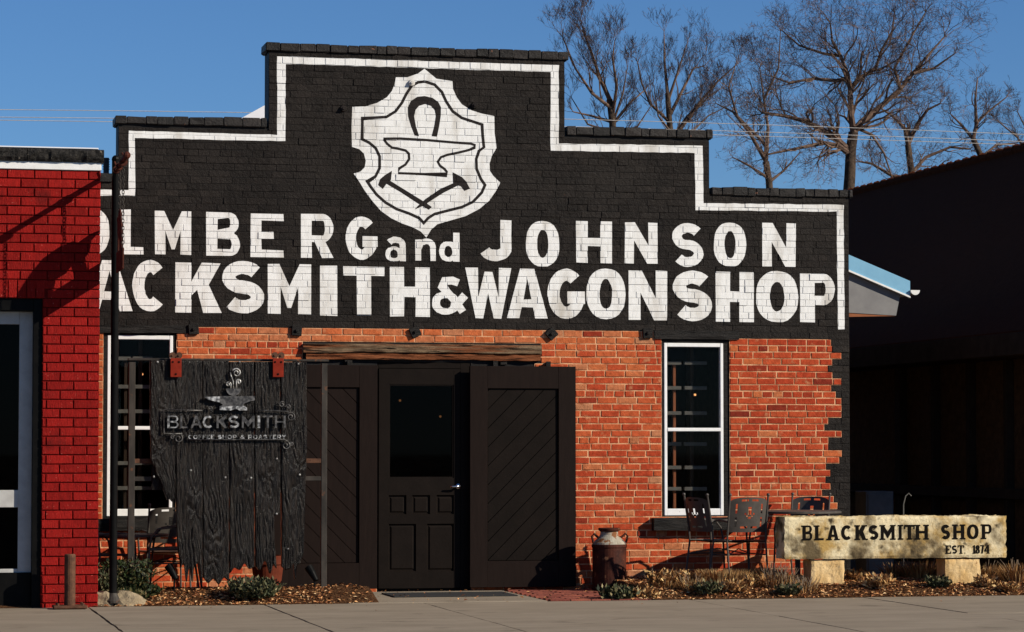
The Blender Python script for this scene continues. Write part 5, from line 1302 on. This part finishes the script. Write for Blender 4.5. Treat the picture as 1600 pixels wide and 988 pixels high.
# ------------------------------------------------------------------ bare trees
def tree(name, px, Y, pyb, limbs, seed, label, r0, Lm=1.35, maxlev=5, trop=.10, wig=.22, nch=(4,5), ang=(25,55), Lf=.70, twig=.0046):
    rn = random.Random(seed); base = P(px, pyb, Y); base.z = -.2
    t = thing(name, (base.x, Y, 0), label, 'tree', 'bare winter trees behind the roofs')
    trunk = MB(); crown = MB()
    def grow(p, d, L, r, lev):
        ns = 4 if lev < 3 else 3; pts = [p]; rs = [r]; kids = []
        for s in range(ns):
            d = (d + Vector((rn.uniform(-1,1), rn.uniform(-1,1), rn.uniform(-1,1)))*wig + Vector((0,0,trop))).normalized()
            p = p + d*(L/ns)*rn.uniform(.85,1.15); pts.append(p); rs.append(max(twig*.6, r*(1-.55*(s+1)/ns))); kids.append((p, d, rs[-1]))
        crown.tube(pts, rs, 6 if lev < 2 else (4 if lev < 4 else 3), cap=False)
        if lev >= maxlev or L < .12: return
        spawn(kids, L, r, lev)
    def spawn(kids, L, r, lev, extra=0):
        n = max(1, rn.randint(*nch)-(1 if lev >= 5 else 0))
        for k in range(n):
            p, d, rr_ = kids[min(len(kids)-1, int(rn.uniform(.15, 1.0)*len(kids)))]
            ax = d.orthogonal().normalized(); ax.rotate(Matrix.Rotation(rn.uniform(0, 6.28), 3, d))
            nd = d.copy(); nd.rotate(Matrix.Rotation(R(rn.uniform(*ang)), 3, ax))
            grow(p, nd, L*Lf*rn.uniform(.75,1.2), max(twig, rr_*rn.uniform(.5,.75)), lev+1)
    for li, (pts, ra, rb_, lev) in enumerate(limbs):
        dep = 0.0; W3 = []
        for i, (x, y) in enumerate(pts):
            q = P(x, y, Y+dep); W3.append(q); dep += rn.uniform(-.35,.35) if li else 0
        if li == 0: W3 = [Vector((base.x, Y, -.2))]+W3
        n = len(W3); rs = [ra+(rb_-ra)*i/(n-1) for i in range(n)]
        # smooth by midpoints
        (trunk if lev == 0 else crown).tube(W3, rs, 8, cap=False)
        tot = sum((W3[i+1]-W3[i]).length for i in range(n-1))
        for i in range(1, n):
            d = (W3[i]-W3[i-1]).normalized(); sl_ = (W3[i]-W3[i-1]).length
            if li == 0: continue
            for k in range(3 if i < n-1 else 4):
                p = W3[i-1].lerp(W3[i], rn.random()) if i < n-1 else W3[i]
                ax = d.orthogonal().normalized(); ax.rotate(Matrix.Rotation(rn.uniform(0, 6.28), 3, d)); nd = d.copy(); nd.rotate(Matrix.Rotation(R(rn.uniform(*ang)), 3, ax))
                grow(p, nd, max(.55, min(Lm, tot*.34))*rn.uniform(.6,1.2)*(.55 if i == n-1 else 1), rs[i]*rn.uniform(.45,.7), 2 if lev else 1)
    trunk.build('trunk', M['bark'], t, smooth=True, fixn=False); crown.build('crown', M['barktwig'], t, smooth=False, fixn=False)
    return t
def q4(l): return [(1200+x/3.0875, y/3.0875) for x, y in l]
tree('bare_tree', 1328, 60, 320, [
    (q4([(385,990),(395,850),(400,720),(412,640)]), .22, .17, 0),
    (q4([(412,640),(402,560),(397,440),(385,360),(350,270),(310,200),(300,110)]), .12, .025, 1),
    (q4([(412,640),(450,590),(560,500),(640,430),(700,355),(760,280),(850,180)]), .12, .025, 1),
    (q4([(392,730),(350,690),(310,650),(180,585),(80,560),(-20,545)]), .13, .04, 1),
    (q4([(390,740),(340,705),(270,690),(150,715),(0,745)]), .11, .03, 1),
    (q4([(385,380),(330,390),(220,380),(100,400),(20,370)]), .08, .02, 1),
    (q4([(398,430),(440,380),(520,330),(545,250),(600,150),(610,60)]), .09, .02, 1),
    (q4([(350,270),(270,260),(150,220),(70,150)]), .06, .02, 1),
    (q4([(700,355),(800,330),(900,260)]), .06, .02, 1),
    (q4([(430,620),(500,650),(560,740),(600,860)]), .06, .02, 1),
    (q4([(640,430),(610,330),(680,200),(760,60)]), .06, .02, 1)], 3, 'largest bare tree with spreading crooked limbs behind the right roofs', .2, maxlev=7, trop=.05, wig=.36, nch=(2,4))
tree('bare_tree', 1432, 70, 320, [
    (q4([(690,960),(690,820),(675,700)]), .17, .12, 0),
    (q4([(675,700),(660,620),(600,560),(540,520)]), .09, .03, 1), (q4([(675,700),(720,600),(770,530),(830,500)]), .09, .03, 1), (q4([(690,840),(760,760),(880,710),(970,720)]), .08, .03, 1), (q4([(692,860),(600,850),(500,790),(440,780)]), .08, .03, 1),
    (q4([(690,880),(800,830),(850,780)]), .05, .02, 1)], 8, 'smaller bare tree standing between the largest tree and the tiled roof', .15, Lm=1.1, maxlev=7, trop=.06, wig=.36, nch=(2,4))
tree('bare_tree', 1532, 66, 300, [
    (q4([(1040,850),(1030,760),(990,670)]), .15, .10, 0),
    (q4([(990,670),(1010,590),(1060,540),(1150,470)]), .08, .02, 1), (q4([(990,670),(930,600),(880,550)]), .07, .02, 1), (q4([(1005,600),(1000,480),(1010,380)]), .07, .02, 1), (q4([(1030,760),(1100,700),(1200,690)]), .06, .02, 1)], 12, 'bare tree rising behind the tiled ridge at the right edge', .15, Lm=1.1, maxlev=7, trop=.10, wig=.34, nch=(2,4))
tree('bare_tree', 1600, 75, 300, [
    ([(1615,300),(1610,250)], .13, .09, 0), ([(1610,250),(1590,215),(1560,190)], .06, .02, 1), ([(1610,250),(1605,205),(1590,175)], .06, .02, 1), ([(1610,255),(1570,240)], .05, .02, 1)], 14, 'bare tree cut off by the right edge of the picture', .1, maxlev=5, trop=.1)
def q3(l): return [(860+x/3.087, y/3.087) for x, y in l]
tree('bare_tree', 958, 66, 230, [
    (q3([(300,720),(300,600),(285,480)]), .15, .11, 0),
    (q3([(285,480),(240,380),(200,260),(165,170),(145,90)]), .08, .015, 1), (q3([(300,560),(320,420),(300,280),(310,200)]), .07, .015, 1), (q3([(290,520),(200,450),(120,330),(60,180)]), .07, .02, 1), (q3([(300,590),(200,560),(110,540)]), .06, .02, 1),
    (q3([(302,600),(380,500),(450,440)]), .06, .02, 1), (q3([(300,600),(350,450),(370,330)]), .05, .015, 1), (q3([(300,640),(180,600),(100,470)]), .05, .015, 1), (q3([(300,660),(420,610),(480,520)]), .05, .015, 1)], 21, 'bare tree with upswept reddish twigs just right of the tallest parapet step', .1, Lm=1.0, maxlev=7, trop=.20, wig=.26, nch=(2,4), ang=(18,50))
tree('bare_tree', 1050, 72, 230, [
    (q3([(590,720),(575,600),(565,450)]), .14, .10, 0),
    (q3([(565,450),(550,300),(548,150)]), .07, .015, 1), (q3([(575,560),(640,430),(690,330),(740,320)]), .07, .02, 1), (q3([(610,650),(700,520),(800,400),(900,310)]), .07, .02, 1), (q3([(585,600),(480,500),(440,400),(420,300)]), .06, .02, 1),
    (q3([(570,480),(620,330),(660,210)]), .06, .015, 1), (q3([(590,650),(520,560),(500,420)]), .05, .015, 1), (q3([(590,660),(660,560),(760,470),(820,430)]), .05, .015, 1), (q3([(592,680),(680,640),(760,560),(840,520)]), .05, .015, 1)], 24, 'bare tree with long straight upright shoots above the middle parapet step', .1, Lm=1.0, maxlev=7, trop=.20, wig=.26, nch=(2,4), ang=(18,50))
tree('bare_tree', 1192, 68, 320, [
    (q3([(1060,980),(1055,880),(1040,780)]), .15, .12, 0),
    (q3([(1040,780),(1050,620),(1030,480),(1010,330)]), .08, .02, 1), (q3([(1040,780),(960,640),(880,540),(800,500)]), .08, .02, 1), (q3([(1050,860),(960,800),(880,760)]), .06, .02, 1), (q3([(1055,880),(1130,820),(1200,740)]), .06, .02, 1), (q3([(1040,700),(900,560),(860,420),(900,290)]), .06, .015, 1),
    (q3([(1030,480),(1100,330),(1110,150)]), .05, .015, 1)], 27, 'dense bare tree between the middle parapet step and the largest tree', .1, Lm=1.15, maxlev=7, trop=.12, wig=.36, nch=(2,4))
# utility poles (beyond both sides of the picture) and their wires
poles = []
for (px, lab) in ((-700, 'wooden utility pole far to the left'), (2300, 'wooden utility pole far to the right')):
    Yq = 42.0; x = P(px, 200, Yq).x; t = thing('utility_pole', (x, Yq, -.17), lab, 'utility pole', 'utility poles behind the buildings')
    b = MB(); b.tube([(x, Yq, -.3), (x, Yq, 10.2)], [.16,.11], 12); b.build('mast', M['pole'], t)
    b = MB(); b.box(x-.06, x+.06, Yq-1.0, Yq+1.0, 9.25, 9.37, .01); b.build('crossarm', M['pole'], t); poles.append(x)
for k, (py, dy, lab) in enumerate(((195.5, -.8, 'uppermost of three pale overhead wires'), (207, 0, 'middle of three pale overhead wires'), (213.5, .8, 'lowest of three pale overhead wires'))):
    Yq = 42+dy; zl = P(1200, py, Yq).z; pts = []
    xa_, xb_ = poles; xm = (xa_+xb_)/2; zend = 9.38 if k != 1 else 9.3
    sag = (zend-zl)/max(.01, 1-((P(1200,py,Yq).x-xm)/((xb_-xa_)/2))**2)
    for i in range(41):
        x = xa_+(xb_-xa_)*i/40; u = (x-xm)/((xb_-xa_)/2); pts.append((x, Yq, zend-sag*(1-u*u)))
    b = MB(); b.tube(pts, .0085, 5); tag(b.build('overhead_wire', M['wire']), lab, 'wire', 'overhead wires')
# ------------------------------------------------------------------ parked car whose bonnet edge shows at the bottom right
cx_, cy_ = 3.95, -17.25; zg = -.155
car = thing('parked_car', (cx_+2.1, cy_, zg), 'dark navy car of which only the bonnet edge shows at the bottom right', 'car')
prof = [(0,.42),(.02,.62),(.10,.745),(.35,.795),(.75,.812),(1.15,.835),(1.75,1.30),(2.1,1.38),(2.9,1.36),(3.6,1.02),(4.15,.95),(4.25,.62),(4.22,.40)]
b = MB(); hw = .86; secs = [(-1,.86,.0),(-.93,.97,.0),(-.6,1.0,1),(0,1.0,1),(.6,1.0,1),(.93,.97,.0),(1,.86,.0)]
vs = []; fs = []; npf = len(prof)
low = [(0.05,.22),(4.2,.22)]
for (v, s, _) in secs:
    for (u, z) in prof:
        zz = z if z < .9 else .9+(z-.9)*(1 if abs(v) < .8 else .15)
        zz = zz-.03*(abs(v)**4)
        vs.append((cx_+2.1+(u-2.1)*s, cy_+v*hw, zg+zz))
    for (u, z) in low[::-1]: vs.append((cx_+2.1+(u-2.1)*s, cy_+v*hw, zg+z))
m_ = npf+2
for i in range(len(secs)-1):
    for k in range(m_): fs.append((i*m_+k, i*m_+(k+1) % m_, (i+1)*m_+(k+1) % m_, (i+1)*m_+k))
fs += [list(range(m_)), [(len(secs)-1)*m_+k for k in range(m_)]]
b.add(vs, fs); b.build('body', M['carpaint'], car, smooth=False)
for u in (.85, 3.35):
    for s in (-1, 1):
        b = MB(); n = 24; yw = cy_+s*(hw-.10)
        for (ra, rb2, ya, yb2) in ((.31,.31,-.11,.11),):
            vs = [(cx_+u+ra*math.cos(2*math.pi*i/n), yw+y, zg+.31+ra*math.sin(2*math.pi*i/n)) for y in (ya, yb2) for i in range(n)]
            b.add(vs, [(i,(i+1)%n,(i+1)%n+n,i+n) for i in range(n)]+[list(range(n)), list(range(n,2*n))])
        w = b.build('wheel', M['rubber'], car)
        b = MB(); yr = yw+s*.112
        vs = [(cx_+u+.19*math.cos(2*math.pi*i/n), yr, zg+.31+.19*math.sin(2*math.pi*i/n)) for i in range(n)]+[(cx_+u+.06*math.cos(2*math.pi*i/n), yr+s*.02, zg+.31+.06*math.sin(2*math.pi*i/n)) for i in range(n)]
        b.add(vs, [(i,(i+1)%n,(i+1)%n+n,i+n) for i in range(n)]+[list(range(n,2*n))]); b.build('rim', M['chrome'], w)
for s in (-1, 1):
    b = MB(); b.box(cx_+.0, cx_+.06, cy_+s*.52-.16, cy_+s*.52+.16, zg+.58, zg+.68, .02); b.build('headlight', M['chrome'], car)
b = MB(); b.add([(cx_+1.20, cy_-.62, zg+.915), (cx_+1.20, cy_+.62, zg+.915), (cx_+1.72, cy_+.56, zg+1.29), (cx_+1.72, cy_-.56, zg+1.29)], [(0,1,2,3)]); b.build('windscreen', M['tinted'], car)
